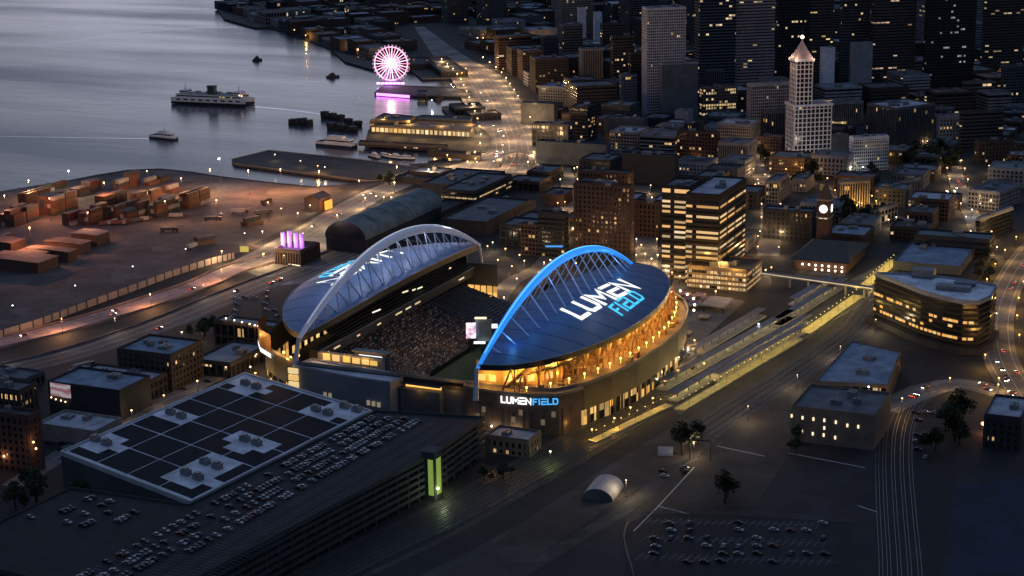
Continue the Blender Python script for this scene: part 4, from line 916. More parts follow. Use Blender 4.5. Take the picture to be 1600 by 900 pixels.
# white marquee and odd things in the yard
def quonset(px, py, ln, rad, ang, label, name='marquee'):
    P = G(px, py); d = Vector((math.cos(ang), math.sin(ang), 0)); nn = Vector((-d.y, d.x, 0)); t = thing(name, label, 'tent', P); mb = MB(); ar = []
    for e in (-ln/2, ln/2): ar.append([P+d*e+nn*(rad*math.cos(R_(a_)))+Vector((0, 0, rad*.75*math.sin(R_(a_)))) for a_ in range(0, 181, 15)])
    for i in range(12): mb.face([ar[0][i], ar[0][i+1], ar[1][i+1], ar[1][i]])
    mb.build('fabric_roof', M('marquee_fabric', (.3, .3, .32), .7), t); [MB().face(x).build('end_panel', M('marquee_end', (.1, .1, .1), .7), t) for x in ar]; return t
quonset(942, 770, 24, 9, R_(100), 'white barrel roofed marquee in the dark yard beside the tracks')
quonset(1040, 708, 9, 5, R_(20), 'small white barrel tent by the signal gantry')
g_ = thing('signal_gantry', 'grey signal gantry standing over the track beside the yard', 'signal gantry', G(1078, 718)); p, q = G(1078, 718), G(1110, 720)
MB().tube(p, p+Vector((0, 0, 12)), .4).build('post', gc, g_); MB().tube(q, q+Vector((0, 0, 12)), .4).build('post', gc, g_); MB().box((p+q)/2+Vector((0, 0, 12)), q-p, Vector((0, .8, 0)), (0, 0, .8)).build('beam', gc, g_)
# ================================================================== PORT AND WATERFRONT
CT = [('rust red', (.1, .036, .028)), ('dull orange', (.13, .06, .034)), ('dark grey', (.04, .04, .044)), ('maroon', (.06, .024, .025)), ('faded white', (.27, .25, .24)), ('dark blue', (.025, .035, .06)), ('brown', (.075, .045, .033)), ('olive', (.05, .05, .032))]
CW, CH, CLn = 3.6, 3.9, 18.0
def container_mesh(c):
    mb = MB().box((0, 0, 0), (CLn, 0, 0), (0, CW, 0), (0, 0, CH-.08))
    for k in range(12):
        for s_ in (-1, 1): mb.box((-CLn/2+.8+k*1.26, s_*(CW/2+.06), .25), (.55, 0, 0), (0, .12, 0), (0, 0, CH-.6))
    for e in (-1, 1):
        mb.box((e*(CLn/2+.05), 0, .1), (.1, 0, 0), (0, .12, 0), (0, 0, CH-.3))
        for s_ in (-1, 1): mb.box((e*CLn/2, s_*CW/2, 0), (.3, 0, 0), (0, .3, 0), (0, 0, CH-.05))
    return mb.mesh('shipping_container', M('container_'+c[0].replace(' ', '_'), c[1], .6, 0, .3, .3))
CMESH = [container_mesh(c) for c in CT]; rg = random.Random(21); ncont = 0
def stack(px, py, nx, ny, tiers, ang=A0, where='', gapx=1.6, gapy=.35):
    """rows of stacked containers; every container an object of its own"""
    global ncont
    P = G(px, py); a = R_(ang+90); d = Vector((math.cos(a), math.sin(a), 0)); nn = Vector((-d.y, d.x, 0))
    for i in range(nx):
        for j in range(ny):
            h = max(1, tiers-(rg.random() < .3)-(rg.random() < .12))
            for k in range(h):
                ci = rg.choices(range(len(CT)), (5, 4, 3, 3, 2, 1.5, 3, 1))[0]
                o = bpy.data.objects.new('shipping_container', CMESH[ci]); COL.objects.link(o); ncont += 1
                q = P+d*(i*(CLn+gapx))+nn*(j*(CW+gapy)); o.location = (q.x, q.y, k*CH); o.rotation_euler = (0, 0, a)
                pos = ('single' if h == 1 else 'bottom' if k == 0 else 'top' if k == h-1 else 'middle')
                tag(o, '%s container %s, %s' % (CT[ci][0], where.replace('in the block ', '').replace('in the ', ''), 'standing alone' if h == 1 else pos+' of its stack'), 'container', 'shipping containers on the port yard')
    q = P+d*(nx*8)+nn*(ny*1.7); OCC.append((q.x, q.y, 30))
stack(30, 352, 2, 5, 4, where='in the block nearest the left edge')
stack(92, 335, 2, 5, 5, where='in the block behind the long red sheds')
stack(150, 350, 2, 4, 4, where='in the block right of the long red sheds')
stack(205, 345, 2, 4, 4, where='in the block beside the glowing orange stack')
stack(252, 337, 2, 3, 4, where='in the block under the orange mast light')
stack(302, 324, 2, 3, 4, where='in the last block towards the empty orange yard')
stack(50, 318, 2, 3, 3, where='in the row along the seawall near the left edge')
stack(130, 304, 2, 3, 3, where='in the row along the seawall behind the yard')
stack(192, 296, 2, 2, 4, where='in the tall row near the seawall corner')
stack(240, 288, 2, 2, 2, where='in the pair of rows at the seawall bend')
stack(170, 322, 2, 3, 3, where='in the middle row of the yard')
stack(10, 385, 1, 3, 3, where='in front of the long red sheds')
stack(322, 382, 1, 2, 2, where='beside the white tank truck', ang=A0-30)
stack(398, 352, 1, 3, 2, where='in the small group right of the yard lane', ang=A0-20)
stack(75, 300, 2, 2, 2, where='in the low row beside the bright mast light')
stack(225, 318, 2, 3, 3, where='in the inner block below the seawall bend')
stack(275, 300, 1, 3, 2, where='in the short block on the orange yard')
stack(120, 350, 2, 3, 3, where='in the block just above the long stores')
def shed(xf, yb, xl, xr, yt, label, wall='brick', roof='rust', pitch=4, a=A0, name='shed', lit=None):
    P = G(xf, yb); dl, dr_ = dirs(a); L1, L2 = max(5, len_to_x(P, dl, xl)), max(8, len_to_x(P, dr_, xr)); H = height_to_y(P, yt)
    t = thing(name, label, 'shed', P+dl*L1/2+dr_*L2/2); q = [P, P+dl*L1, P+dl*L1+dr_*L2, P+dr_*L2]; OCC.append((t.location.x, t.location.y, max(L1, L2)/2))
    mb = MB().prism(ccw([(p.x, p.y) for p in q]), 0, H, top=False); z = Vector((0, 0, H)); m0 = (q[0]+q[1])/2+z+Vector((0, 0, pitch)); m1 = (q[2]+q[3])/2+z+Vector((0, 0, pitch))
    mb.face([q[0]+z, m0, q[1]+z]).face([q[2]+z, m1, q[3]+z]); mb.build('wall', wallm(wall), t)
    ov = .8; rb = MB(); k = Vector((0, 0, .35))
    a0_, a1_ = q[0]-dl*ov-dr_*ov+z-Vector((0, 0, .2)), q[3]-dl*ov+dr_*ov+z-Vector((0, 0, .2)); b0_, b1_ = q[1]+dl*ov-dr_*ov+z-Vector((0, 0, .2)), q[2]+dl*ov+dr_*ov+z-Vector((0, 0, .2)); m0 = m0-dr_*ov+Vector((0, 0, .1)); m1 = m1+dr_*ov+Vector((0, 0, .1))
    for A_, B_, C_, D_ in ((a0_, a1_, m1, m0), (m0, m1, b1_, b0_)):
        rb.face([p+k for p in (A_, B_, C_, D_)]); rb.face([D_, C_, B_, A_]); rb.face([A_, B_, B_+k, A_+k]); rb.face([C_, D_, D_+k, C_+k])
    rb.build('roof', roofm(roof), t)
    dm = M('shed_door', (.05, .045, .045), .7)
    for f in (.25, .75): MB().box(P+dl*L1*f-dr_*.15, dl*L1*.2, dr_*.25, (0, 0, H*.7)).build('door', dm, t)
    return t
for a in ((60, 428, -25, 92, 411, 'nearest long low store with a rust red roof at the left edge'), (64, 414, 22, 93, 398, 'long low store second from the left edge'), (107, 411, 43, 121, 394, 'long low store in the middle of the row'),
          (126, 398, 71, 143, 382, 'long low store fourth in the row'), (152, 385, 112, 172, 368, 'far low store with a grey roof at the end of the row'), (18, 398, -40, 40, 380, 'short low store cut by the left edge'), (500, 331, 476, 517, 312, 'dark warehouse with a glowing orange end on the port yard')):
    shed(*a, roof='mid' if 'grey' in a[5] else 'rust', pitch=.4 if 'store' in a[5] else 4)
p = G(509, 327); MB().box(p+Vector((3.5, 0, .5)), Vector((1, 0, 0))*.4, Vector((0, 1, 0))*13, (0, 0, 9)).build('lit_end', EM('orange_end', (1, .5, .06), .95), bpy.data.objects[[o.name for o in COL.objects if o.get('label', '').startswith('dark warehouse')][0]])
point(None, p+Vector((10, -8, 8)), LC['orange'], 5000, 1)
# trucks and trailers
def trailer_mesh(c, nm):
    mb = MB().box((0, 0, 1.3), (13.5, 0, 0), (0, 3.0, 0), (0, 0, 3.2)); mb.box((8.6, 0, .9), (2.8, 0, 0), (0, 2.8, 0), (0, 0, 2.9), 1)
    for x in (-5.5, -4.2, 4.8, 8.8):
        for y in (-1.2, 1.2): mb.tube((x, y-.25, .6), (x, y+.25, .6), .6, n=8, m=2)
    return mb.mesh(nm, [M('trailer_'+nm, c, .6), M('cab_paint', (.1, .03, .03), .4), M('tyre_rubber', (.012, .012, .012), .9)])
TM = [trailer_mesh((.3, .28, .28), 'white_truck'), trailer_mesh((.12, .05, .04), 'red_truck'), trailer_mesh((.08, .08, .09), 'grey_truck')]
for px, py, m, lab in ((165, 352, 1, 'red truck and trailer parked left in the yard row'), (176, 350, 0, 'white truck parked second in the yard row'), (186, 351, 1, 'red truck parked between two pale trailers'), (196, 349, 0, 'pale truck parked fourth in the yard row'),
                       (208, 348, 2, 'grey truck parked fifth in the yard row'), (222, 346, 0, 'white truck at the right end of the yard row'), (300, 388, 0, 'white tank truck alone near the yard fence'), (262, 362, 2, 'grey truck waiting on the empty yard'), (275, 340, 0, 'pale truck beside the container blocks'),
                       (330, 345, 2, 'long grey truck on the yard lane'), (372, 333, 0, 'pale trailer beside the small container group'), (410, 335, 2, 'grey truck near the yard gate'), (122, 610, 0, 'white bus parked on the grey road'), (128, 602, 0, 'second white bus on the grey road'), (415, 318, 1, 'dark red truck on the orange yard')):
    o = bpy.data.objects.new('truck' if 'bus' not in lab else 'bus', TM[m]); COL.objects.link(o); o.location = G(px, py) if px != 122 and px != 128 else G(px, py-25); o.rotation_euler = (0, 0, R_(rg.choice((94, 60, 30, 120)) if 'bus' not in lab else 75)); tag(o, lab, 'truck' if 'bus' not in lab else 'bus')
# yellow sign board and barrier wall with posts
t = thing('sign_board', 'blank yellow lit board beside the concrete road', 'sign board', G(382, 397)); P = G(382, 397)
MB().box(P+Vector((0, 0, 2)), (7, 3, 0), (-.2, .5, 0), (0, 0, 5)).build('panel', EM('yellow_board', (.85, .75, .18), .42), t)
for k in (-2.5, 2.5): MB().tube(P+Vector((k, k*.4, 0)), P+Vector((k, k*.4, 2)), .25).build('post', dk, t)
ln = smooth_line([(-60, 545), (52, 512), (120, 487), (200, 458), (270, 432), (330, 413), (366, 404)], 5); t = thing('barrier_wall', 'long pale panelled barrier wall with dark posts beside the port road', 'wall', ln[12]); mb = MB(); pbm = MB()
for i, (a, b) in enumerate(zip(ln, ln[1:])):
    d_ = (b-a).normalized(); nn = Vector((-d_.y, d_.x, 0)); mb.box((a+b)/2, b-a, nn*.5, (0, 0, 5.5))
    MB().box(a, d_*.8, nn*1.2, (0, 0, 6.1)).build('post', dk, t)
mb.build('panel', M('barrier_concrete', (.3, .26, .24), .8, 0, .3, .1), t)
# pier slabs, docks
deckm = ground_mat('pier_deck', (.05, .048, .047), .4)
def pier(px, label, z=.6, name='pier', mat=None, lit=False):
    pts = ccw([tuple(G(*q)[:2]) for q in px]); c = Vector((sum(p[0] for p in pts)/len(pts), sum(p[1] for p in pts)/len(pts), -2)); t = thing(name, label, 'pier', c)
    MB().prism(pts, -1.6, z, bot=True).build('deck', mat or deckm, t); MB().ring(offs(pts, -.6), offs(pts, .1), z-.1, z+.9).build('edge_kerb', M('pier_kerb', (.18, .16, .15), .8), t)
    pm_ = M('timber_pile', (.05, .04, .035), .9); n = 0; mb = MB()
    for i in range(len(pts)):
        a, b = Vector(pts[i]+(0,)), Vector(pts[(i+1) % len(pts)]+(0,)); k = max(1, int((b-a).length/22))
        for j in range(k):
            p = a.lerp(b, (j+.5)/k)
            if n < 40: MB().tube((p.x, p.y, -4), (p.x, p.y, -1.55), .5, n=6).build('pile', pm_, t); n += 1
    return t
pier([(362, 250), (420, 236), (560, 250), (655, 263), (655, 281), (575, 284), (450, 268), (366, 257)], 'long bare pier slab with dark paving reaching into the water')
pier([(575, 206), (600, 180), (735, 190), (770, 215), (762, 240), (620, 232), (570, 224)], 'ferry terminal pier glowing golden beside the lit road')
pier([(585, 146), (598, 134), (700, 137), (738, 143), (738, 152), (650, 150)], 'narrow pier carrying the wheel and a small lit pavilion')
pier([(640, 108), (700, 101), (722, 107), (728, 122), (660, 124)], 'broad pier with dark sheds beyond the wheel')
pier([(690, 168), (733, 164), (742, 182), (705, 186)], 'short dark pier between the wheel and the ferry terminal')
pier([(520, 80), (575, 95), (590, 100), (640, 102), (640, 112), (585, 110), (540, 97)], 'pale marina pier left of the wheel')
pier([(340, 15), (352, 11), (400, 18), (430, 24), (450, 40), (400, 44), (350, 30)], 'far grey cargo pier at the mouth of the bay', z=1.2)
for a in ((640, 110, 628, 700, 101, 'dark shed on the broad pier beyond the wheel'), (690, 122, 660, 728, 113, 'low dark shed nearest the lit road on the broad pier'), (712, 181, 702, 730, 171, 'dark shed on the short pier'), (735, 190, 655, 745, 180, 'grey long roof above the short pier')):
    bld(a[0], a[1], a[2], a[3], a[4], A1, 'hall', 'dark', 'dark', 'few', a[5], 'pier_shed', depth=40, left=30 if a[0] == 735 else None)
def tbld(px, z, H, style, wall, roof, lit, label, **k):
    return block([tuple(G(x, y, z)[:2]) for x, y in px], H, style, wall, roof, lit, k.pop('name', 'terminal_building'), label, z0=.6, **k)
tbld([(580, 197), (735, 205), (742, 195), (604, 188)], 8, 8, 'hall', 'tan', 'mid', 'most', 'long ferry terminal hall with golden windows', es=1.3, warm=(1, .55, .15), units=3, parapet=.5)
tbld([(578, 190), (640, 190), (648, 183), (600, 178)], 11, 11, 'curtain', 'tan', 'mid', 'many', 'taller grey roofed terminal block at the pier tip', es=1.2, warm=(1, .6, .2), units=2)
tbld([(640, 186), (735, 190), (738, 184), (660, 181)], 8, 8, 'blank', 'grey', 'mid', 'none', 'plain grey terminal roof behind the golden hall', units=2)
tbld([(560, 222), (700, 230), (700, 226), (562, 219)], 5, 4, 'curtain', 'tan', 'dark', 'most', 'low lit walkway along the terminal pier edge', es=1.2, warm=(1, .65, .3), units=0)
tbld([(652, 149), (667, 150), (668, 143), (653, 142)], 5, 5, 'curtain', 'tan', 'mid', 'most', 'small bright pavilion on the wheel pier', es=1.5, warm=(1, .7, .35), units=0, name='pavilion')
tbld([(668, 238), (750, 246), (752, 240), (690, 235)], 5, 5, 'blank', 'brown', 'dark', 'none', 'low dark quay shed before the curved end of the lit road', units=1, name='quay_shed')
for px, py in ((600, 200), (640, 204), (690, 207), (735, 205), (590, 212), (620, 216), (660, 219), (700, 222), (735, 222), (610, 226), (680, 228)): point(None, G(px, py)+Vector((0, 0, 12)), LC['gold'], 9000, 2)
# ------------------------------------------------------------------ great wheel
wc = G(612, 131); wz = height_to_y(wc, 99.5); wr = wz-height_to_y(wc, 125.5)
wh = thing('ferris_wheel', 'giant pink and white glowing wheel standing on its pier', 'ferris wheel', wc)
ax = Vector((math.cos(R_(22)), math.sin(R_(22)), 0)); nx = Vector((-ax.y, ax.x, 0)); C0 = Vector((wc.x, wc.y, wz))
cp = lambda a, r, o=0: C0+ax*(r*math.cos(a))+Vector((0, 0, r*math.sin(a)))+nx*o
pk = EM('wheel_pink', (1, .36, .6), 2.4); wt_ = EM('wheel_white', (1, .75, .88), 2.6); vi = EM('wheel_violet', (.85, .3, 1), 5)
for o_ in (-1.6, 1.6): MB().path([cp(2*math.pi*i/48, wr, o_) for i in range(49)], .55, .55, 5, up=nx).build('rim', pk, wh)
MB().path([cp(2*math.pi*i/48, wr*.55, 0) for i in range(49)], .3, .3, 5, up=nx).build('inner_rim', pk, wh)
for i in range(30):
    a = 2*math.pi*i/30; MB().tube(cp(a, 2, 0), cp(a, wr, 0), .62, .38, n=5).build('spoke', wt_ if i % 2 else pk, wh)
    p = cp(a, wr+2.2, 0); MB().ball(p, 1.35, n=8, k=5, sz=1.2).build('cabin', M('cabin_glass', (.05, .04, .06), .2, emit=(1, .6, .8), es=.5), wh)
MB().tube(C0-nx*4, C0+nx*4, 4.6, n=12).build('hub', EM('wheel_hub', (1, .9, .95), 6), wh)
for o_ in (-1, 1):
    for k in (-1, 1): MB().tube(C0+nx*o_*4.5, wc+ax*k*13+nx*o_*7, .8, .9, n=6).build('leg', M('wheel_leg', (.2, .15, .2), .5, .3), wh)
MB().box(wc, ax*30, nx*18, (0, 0, 4)).build('boarding_platform', M('wheel_base', (.06, .04, .07), .7, emit=(.6, .2, .8), es=.12), wh)  # faint violet glow put into the platform colour
for k in range(7): MB().box(wc+ax*(-18+6*k)-nx*9.3+Vector((0, 0, .8)), ax*5, nx*.4, (0, 0, 2.6)).build('lit_panel', vi, wh)  # violet panels widened for a broader glow in the water
a, b = G(588, 147.5), G(640, 151.5); MB().box((a+b)/2+Vector((0, 0, -1.4)), b-a, nx*.4, (0, 0, 3.6)).build('added_glow_band', EM('wheel_violet_band', (.8, .22, 1), 3.2), wh)  # glowing band added along the pier edge for its violet reflection
point(wh, C0-nx*14, (1, .45, .75), 26000, 4); point(wh, wc-nx*16+Vector((0, 0, 8)), LC['violet'], 30000, 3)
# ------------------------------------------------------------------ boats
hullw = M('hull_white', (.82, .82, .79), .45, 0, .12, .1); hulld = M('hull_black', (.015, .016, .018), .5); sup = M('superstructure_white', (.8, .8, .78), .5, 0, .1, .1)
def hullp(L_, B, bl=.16, n=8, dbl=False):
    pts = []
    for i in range(n+1): t = i/n; pts.append((L_/2-L_*bl*(1-math.sin(math.pi/2*t)), B/2*math.sin(math.pi/2*t)**.8 if t < 1 else B/2))
    q = pts[:]; q += [(-x, y) for x, y in reversed(pts)] if dbl else [(-L_/2, B/2*.92)]
    return ccw([(x, y) for x, y in q]+[(x, -y) for x, y in reversed(q) if abs(y) > .01])
def place(t, P, ang):
    t.location = P; t.rotation_euler = (0, 0, ang)
def boat_part(mb, name, mat, t):
    me = mb.mesh(name, mat); o = bpy.data.objects.new(name, me); COL.objects.link(o); o.parent = t; return o
a, b = G(275, 160, -2), G(391, 165, -2); FL = (b-a).length; ang = math.atan2((b-a).y, (b-a).x)
fe = thing('ferry', 'large white double ended car ferry crossing the bay', 'ferry', (a+b)/2); sc_ = FL/100
hp = hullp(FL, 22*sc_, dbl=True); boat_part(MB().prism(hp, 0, 3.2*sc_), 'hull', hulld, fe); boat_part(MB().prism(offs(hp, .15), 3.2*sc_, 8.2*sc_), 'car_deck', hullw, fe)
boat_part(MB().prism(offs(hp, .05), 8.25*sc_, 11*sc_), 'passenger_deck', M('deck_pale', (.4, .4, .38), .5), fe) if False else None
ip = [(x*.86, y*.9) for x, y in hp]; boat_part(MB().prism(ip, 8.2*sc_, 12*sc_), 'passenger_cabin', GLASS('ferry_glass', 2.2, 3.4, .16, es=.8, floors=.2), fe)
boat_part(MB().ring([(x*.85, y*.89) for x, y in hp], [(x*.88, y*.93) for x, y in hp], 8.25*sc_, 9.4*sc_).ring([(x*.85, y*.89) for x, y in hp], [(x*.88, y*.93) for x, y in hp], 10.8*sc_, 12.1*sc_), 'cabin_wall', sup, fe)
boat_part(MB().prism([(x*.84, y*.88) for x, y in hp], 12.1*sc_, 12.5*sc_), 'sun_deck', M('deck_grey', (.2, .2, .2), .7), fe)
for x in (-.36, .36):
    boat_part(MB().box((FL*x, 0, 12.5*sc_), (9*sc_, 0, 0), (0, 13*sc_, 0), (0, 0, 3.6*sc_)), 'wheelhouse', sup, fe); boat_part(MB().box((FL*x, 0, 14*sc_), (9.2*sc_, 0, 0), (0, 13.2*sc_, 0), (0, 0, 1.1*sc_)), 'wheelhouse_window', M('boat_glass', (.01, .01, .012), .15), fe)
    boat_part(MB().tube((FL*x, 0, 16*sc_), (FL*x, 0, 22*sc_), .4), 'mast', dk, fe)
boat_part(MB().box((0, 0, 12.5*sc_), (9*sc_, 0, 0), (0, 7*sc_, 0), (0, 0, 8*sc_)).box((0, 0, 20.6*sc_), (10*sc_, 0, 0), (0, 8*sc_, 0), (0, 0, 1.4*sc_)), 'funnel', M('funnel_green', (.05, .09, .07), .5), fe)
for k in range(4): boat_part(MB().box((FL*(-.22+.14*k), 6*sc_, 12.5*sc_), (7*sc_, 0, 0), (0, 2.4*sc_, 0), (0, 0, 1.8*sc_)), 'lifeboat', M('lifeboat_paint', (.4, .36, .3), .5), fe)
for k in range(9): boat_part(MB().box((FL*(-.4+.1*k), -11.2*sc_, 5*sc_), (5.5*sc_, 0, 0), (0, .3, 0), (0, 0, 1.7*sc_)), 'car_deck_opening', M('boat_shadow', (.02, .02, .02), .8), fe)
for x in (.40, .43): boat_part(MB().ball((FL*x, -7*sc_, 12*sc_), .8), 'deck_lamp', EM('lamp_cream6', LC['cream'], 6), fe)
place(fe, (a+b)/2, ang)
def small_boat(px, py, L_, ang, label, hull=hullw, name='boat', cab=.5, H=3, tall=True, cat='boat', z=-2.2):
    t = thing(name, label, cat, G(px, py, z)); hp = hullp(L_, L_*.26, .35); boat_part(MB().prism(hp, 0, H*.55), 'hull', hulld if hull is not hullw else M('hull_dark_blue', (.03, .035, .045), .4), t)
    boat_part(MB().prism(offs(hp, -.1), H*.55, H), 'gunwale', hull, t); boat_part(MB().box((-L_*.06, 0, H), (L_*cab, 0, 0), (0, L_*.17, 0), (0, 0, H*.8)), 'cabin', sup if hull is hullw else hull, t)
    boat_part(MB().box((-L_*.06, 0, H*1.25), (L_*cab*1.01, 0, 0), (0, L_*.175, 0), (0, 0, H*.28)), 'cabin_window', M('boat_glass', (.01, .01, .012), .15), t)
    if tall: boat_part(MB().box((-L_*.02, 0, H*1.8), (L_*cab*.55, 0, 0), (0, L_*.14, 0), (0, 0, H*.6)), 'wheelhouse', sup if hull is hullw else hull, t); boat_part(MB().tube((-L_*.05, 0, H*2.4), (-L_*.05, 0, H*3.6), .2), 'mast', dk, t)
    place(t, G(px, py, z), ang); return t
small_boat(256, 217, 40, R_(175), 'white passenger boat pulling a long thin wake', cab=.62, H=4.2)
small_boat(402, 95, 16, R_(60), 'tiny dark boat alone on the open water', M('hull_black2', (.02, .02, .022), .5), H=3.2)
small_boat(520, 121, 20, R_(40), 'small dark boat heading for the wheel pier', M('hull_black2', (.02, .02, .022), .5), H=3.0)
small_boat(526, 229, 52, R_(178), 'docked white ferry left of the golden terminal', cab=.7, H=5.5)
small_boat(686, 156, 18, R_(80), 'little dark launch beside the wheel pier', M('hull_black2', (.02, .02, .022), .5), H=3)
for k, (x, y) in enumerate(((585, 246), (600, 245), (618, 248), (634, 249))): small_boat(x, y, 22, R_(150+10*k), ('white workboat moored by the bare pier', 'grey roofed boat moored second by the bare pier', 'white cruiser moored third by the bare pier', 'white yacht moored nearest the quay shed')[k], H=2.6, tall=k % 2 == 0)
def barge(px, py, L_, B, ang, label, loads):
    t = thing('barge', label, 'barge', G(px, py, -2.2)); boat_part(MB().box((0, 0, 0), (L_, 0, 0), (0, B, 0), (0, 0, 3)), 'hull', hulld, t)
    for k in range(loads): boat_part(MB().box((-L_*.42+L_*.84*k/max(1, loads-1), 0, 3), (L_*.75/loads, 0, 0), (0, B*.8, 0), (0, 0, 4+(k*7 % 3))), 'cargo', M('barge_cargo', (.03, .032, .036), .7), t)
    place(t, G(px, py, -2.2), ang); return t
barge(470, 195, 30, 12, R_(5), 'dark loaded barge moored alone left of the terminal', 4); barge(520, 186, 34, 10, R_(170), 'dark barge moored at the terminal tip', 3); barge(535, 204, 40, 12, R_(175), 'second dark barge below the terminal tip', 3); barge(552, 196, 24, 10, R_(160), 'short dark barge touching the terminal pier', 2)
# ================================================================== DOWNTOWN
def C(xf, yb, xl, xr, yt, style, wall, roof, lit, label, name='office_tower', a=A1, **k): return bld(xf, yb, xl, xr, yt, a, style, wall, roof, lit, label, name, **k)
wn = (1, .72, .38)
C(1011, 184, 1003, 1070, 14, 'fine', 'pale', 'mid', 'none', 'tall pale grey gridded slab tower behind a dark glass box', units=3)
C(1034, 192, 1030, 1090, 101, 'blank', 'blue', 'dark', 'none', 'plain blue black box in front of the pale gridded slab', 'office_block', units=2, para=M('pale_edge', (.25, .26, .28), .6))
C(1092, 165, 1084, 1141, -150, 'band', 'blue', 'dark', 'few', 'dark blue striped tower between the pale slab and the banded tower', depth=50, warm=wn)
C(1147, 160, 1140, 1210, -170, 'dash', 'maroon', 'dark', 'few', 'grey tower with close horizontal bands left of the pointed white tower', depth=55, warm=wn, es=.9)
C(1214, 152, 1210, 1232, -140, 'curtain', 'dark', 'dark', 'few', 'narrow black tower right of the banded tower', depth=45, warm=wn)
C(1234, 150, 1230, 1308, -190, 'dash', 'umber', 'dark', 'few', 'dark tower with yellow lit rows rising behind the pointed white tower', depth=60, es=1.3, warm=(1, .7, .25))
C(1312, 148, 1309, 1351, -60, 'curtain', 'blue', 'mid', 'few', 'slim blue grey tower behind the blank grey slab', depth=40, warm=wn)
C(1362, 152, 1357, 1440, -170, 'dash', 'umber', 'dark', 'some', 'brown black tower with a few broken rows of lit windows', depth=60, es=.75, warm=(1, .66, .42), floors=.95)
C(1444, 152, 1440, 1530, -260, 'curtain', 'dark', 'dark', 'few', 'broadest black glass tower at the upper right', depth=70, es=.5, warm=(.8, .85, 1))
C(1534, 128, 1530, 1606, -160, 'dash', 'umber', 'dark', 'few', 'near black tower cut by the right edge', depth=60, es=.7, warm=wn)
C(1284, 172, 1279, 1325, 76, 'blank', 'white', 'mid', 'none', 'blank pale grey slab right of the pointed white tower', 'office_block', units=1, depth=16)
C(1328, 160, 1325, 1352, 68, 'blank', 'concrete', 'light', 'none', 'low block with a tilted white roof behind the blank slab', 'office_block', units=1, depth=30)
C(1098, 186, 1093, 1146, 138, 'grid', 'tan', 'mid', 'many', 'squat block with a grid of yellow lit windows below the dark blue striped tower', 'office_block', es=1.0, warm=(1, .72, .3), depth=45)
C(1102, 165, 1098, 1130, 110, 'pier', 'grey', 'mid', 'none', 'grey stepped block standing behind the yellow window grid', 'office_block', depth=25)
C(1172, 228, 1166, 1236, 133, 'fine', 'concrete', 'blue', 'few', 'pale concrete hall block with a blue grey roof left of the pointed white tower', 'office_block', depth=60, units=4, warm=wn)
C(1195, 232, 1190, 1232, 175, 'pier', 'grey', 'mid', 'none', 'lower grey wing in front of the pale concrete hall block', 'office_block', depth=25)
# the pointed white tower
P = G(1240, 249); stw = thing('pointed_tower', 'white gridded tower stepping up to a pyramid spire with a light on top', 'tower', P); dl, dr_ = dirs(A1)
L1, L2 = 26, len_to_x(P, dr_, 1297); Hb = height_to_y(P, 167); OCC.append((P.x+20, P.y+20, 40))
def towerbit(P, L1, L2, z0, z1, bay, fh, t, nm):
    pts = ccw([(p.x, p.y) for p in (P+dr_*L2, P+dr_*L2+dl*L1, P+dl*L1, P)]); MB().prism(pts, z0, z1).build(nm+'_glazing', GLASS('pt_glass', bay, fh, .03, es=.8, warm=wn), t)
    mb = MB(); n = int((z1-z0)/fh); o1, o2, o3 = offs(pts, .02), offs(pts, .5), offs(pts, .62)
    for k in range(n+1): mb.ring(o1, o2, z0+k*fh, z0+k*fh+1.0)
    for i in range(4):
        a, b = Vector(o3[i]+(0,)), Vector(o3[(i+1) % 4]+(0,)); l = (b-a).length; dd = (b-a)/l; nn = Vector((dd.y, -dd.x, 0)); nb = max(2, int(round(l/bay)))
        for k in range(nb+1): mb.box(a+dd*min(max(k*l/nb, .8), l-.8)-nn*.3+Vector((0, 0, z0+.02)), dd*1.05, nn*.55, (0, 0, z1-z0-.1))
    mb.build(nm+'_frame', M('glazed_tile_white', (.72, .68, .68), .6, 0, .12, .05), t); return pts
pts = towerbit(P, L1, L2, 0, Hb, 4.7, 5.0, stw, 'base'); MB().ring(offs(pts, .02), offs(pts, 1.6), Hb-.5, Hb+2).build('base_cornice', wallm('white'), stw); MB().face([(x, y, Hb+.3) for x, y in pts]).build('base_roof', roofm('mid'), stw)
tw = L2*.43; P2 = P+dr_*(L2*.04)+dl*2; Ht = height_to_y(P2, 96); pts2 = towerbit(P2, tw, tw, Hb+.3, Ht, 4.6, 5.0, stw, 'shaft')
MB().ring(offs(pts2, .02), offs(pts2, 1.8), Ht-.5, Ht+2.2).build('shaft_cornice', wallm('white'), stw)
Hs = height_to_y(P2, 64); c2 = P2+dr_*tw/2+dl*tw/2; o2 = offs(pts2, .6); mid = [(c2.x+(x-c2.x)*.62, c2.y+(y-c2.y)*.62) for x, y in o2]; mb = MB()
for i in range(4):
    a, b, c, d = o2[i], o2[(i+1) % 4], mid[(i+1) % 4], mid[i]; mb.face([(*a, Ht+2.1), (*b, Ht+2.1), (*c, Ht+2+(Hs-Ht)*.32), (*d, Ht+2+(Hs-Ht)*.32)]); mb.face([(*d, Ht+2+(Hs-Ht)*.32), (*c, Ht+2+(Hs-Ht)*.32), (c2.x, c2.y, Hs)])
mb.build('spire', M('spire_tile', (.3, .28, .28), .6), stw); MB().tube((c2.x, c2.y, Hs-1), (c2.x, c2.y, Hs+14), .35).build('finial', dk, stw); MB().ball((c2.x, c2.y, Hs+3), 2.0).build('globe_light', EM('lamp_white9', LC['cream'], 9), stw)
for i in range(4):
    a = Vector(offs(pts2, 3.5)[i]+(Ht+5,)); point(stw, a, (1, .55, .36), 7000, 1)
for k_ in (-1, 1): point(stw, P+dr_*(L2*.5+k_*14)+Vector((14, -42, 16)), (1, .86, .74), 8000, 2)  # added floodlights without fixtures, whiten the tower front
